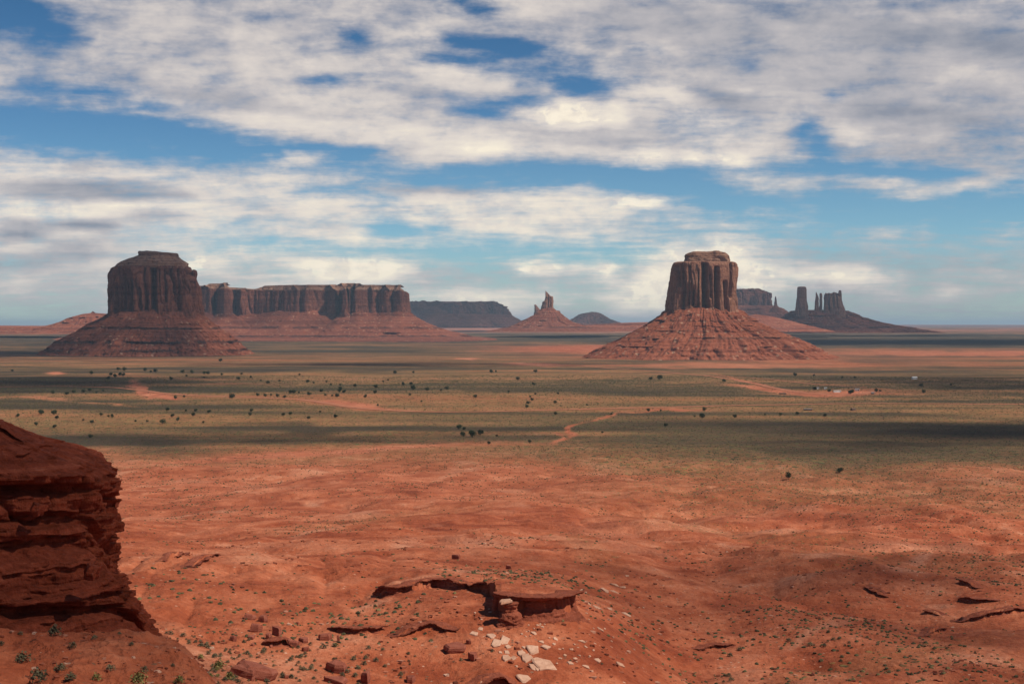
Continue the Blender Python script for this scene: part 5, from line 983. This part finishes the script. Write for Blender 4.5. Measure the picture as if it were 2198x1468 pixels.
# ------------------------------------------------------------------ clouds overhead (out of the picture) shading the valley, some added to darken near corners
M_cloud = bpy.data.materials.new('cloud_vapour'); M_cloud.use_nodes = True; M_cloud.node_tree.nodes.clear(); N_ = Nodes(M_cloud.node_tree)
df = N_.new('ShaderNodeBsdfDiffuse'); df.inputs[0].default_value = (.85, .85, .86, 1); tp = N_.new('ShaderNodeBsdfTransparent'); mx = N_.new('ShaderNodeMixShader'); mx.inputs[0].default_value = .13
N_.l.new(tp.outputs[0], mx.inputs[1]); N_.l.new(df.outputs[0], mx.inputs[2]); om = N_.new('ShaderNodeOutputMaterial'); N_.l.new(mx.outputs[0], om.inputs[0])
import bmesh
_b = bmesh.new(); bmesh.ops.create_icosphere(_b, subdivisions=2, radius=1.0); ICV = np.array([v.co[:] for v in _b.verts]); ICF = np.array([[v.index for v in f.verts] for f in _b.faces]); _b.free()
M_thin = M_cloud.copy(); M_thin.name = 'thin_cloud_vapour'; [x for x in M_thin.node_tree.nodes if x.type == 'MIX_SHADER'][0].inputs[0].default_value = .065
def cloud(px, D, alt, lx, ly, n, seed, ground_z=-100, frag=.35, mat=None):
    """cloud whose shadow centre falls on the ground at bearing px, distance D"""
    rg = np.random.default_rng(seed); gx, gy = (px - 1099) / F * D, D; k = (alt - ground_z) / SUN.z; cx, cy = gx + SUN.x * k, gy + SUN.y * k
    V, Fc = [], []
    for i in range(n):
        a = rg.uniform(0, 2 * math.pi); q = rg.uniform(0, 1) ** .6; x, y = math.cos(a) * q * lx, math.sin(a) * q * ly
        s = (1.1 - q * .75) * rg.uniform(.12, frag) * min(lx, ly * 1.5); sv = ICV * np.array([s * 1.5, s, s * .45]) * (1 + .12 * rg.normal(size=(len(ICV), 1)))
        Fc.append(ICF + len(V) * len(ICV)); V.append(sv + np.array([x, y, s * .3 + rg.uniform(-30, 60)]))
    o = mesh_obj('cloud', np.concatenate(V), np.concatenate(Fc), mat or M_cloud, loc=(cx, cy, alt)); tag(o, kind='structure')
cloud(90, 5000, 3200, 760, 900, 120, 1)
cloud(0, 2500, 2600, 520, 420, 150, 2, -100, .3, M_thin)
cloud(2130, 1300, 2400, 520, 260, 80, 3, -100, .30, M_thin)
cloud(2000, 7300, 3600, 1700, 900, 150, 4)
cloud(1780, 10300, 4200, 1500, 700, 80, 5, -60)
cloud(960, 15500, 5600, 2200, 1300, 70, 6, 0)
cloud(1270, 17000, 5600, 700, 900, 60, 7, 0)
cloud(1600, 12500, 5200, 600, 700, 60, 8, 0)
cloud(2150, 2500, 2600, 400, 460, 150, 9, -100, .3, M_thin)
cloud(620, 1250, 2400, 230, 70, 60, 14, -100, .5, M_thin)
cloud(900, 3700, 2800, 700, 260, 110, 15, -100, .4, M_thin)
cloud(600, 7900, 3600, 900, 300, 40, 10, 0, .3)
cloud(2330, 270, 1600, 90, 140, 110, 11, -50, .3, M_thin)  # unseen cloud added only to darken the lower right corner
cloud(190, 95, 1500, 52, 80, 75, 12, -18, .38)  # small unseen cloud added to dim the near left slope and outcrop

# ------------------------------------------------------------------ air
hz = bpy.data.materials.new('haze_air'); hz.use_nodes = True; hz.node_tree.nodes.clear(); N_ = Nodes(hz.node_tree)
pv = N_.new('ShaderNodeVolumePrincipled'); pv.inputs['Color'].default_value = (.55, .77, 1.0, 1); pv.inputs['Density'].default_value = 2.3e-5; pv.inputs['Anisotropy'].default_value = .1
om = N_.new('ShaderNodeOutputMaterial'); N_.l.new(pv.outputs[0], om.inputs['Volume'])
V, Fc = box((-95000, -95000, -140), (95000, 95000, 310)); tag(mesh_obj('haze', V, Fc, hz, smooth=False), 'thin pale blue air over the whole valley', 'haze', kind='stuff')
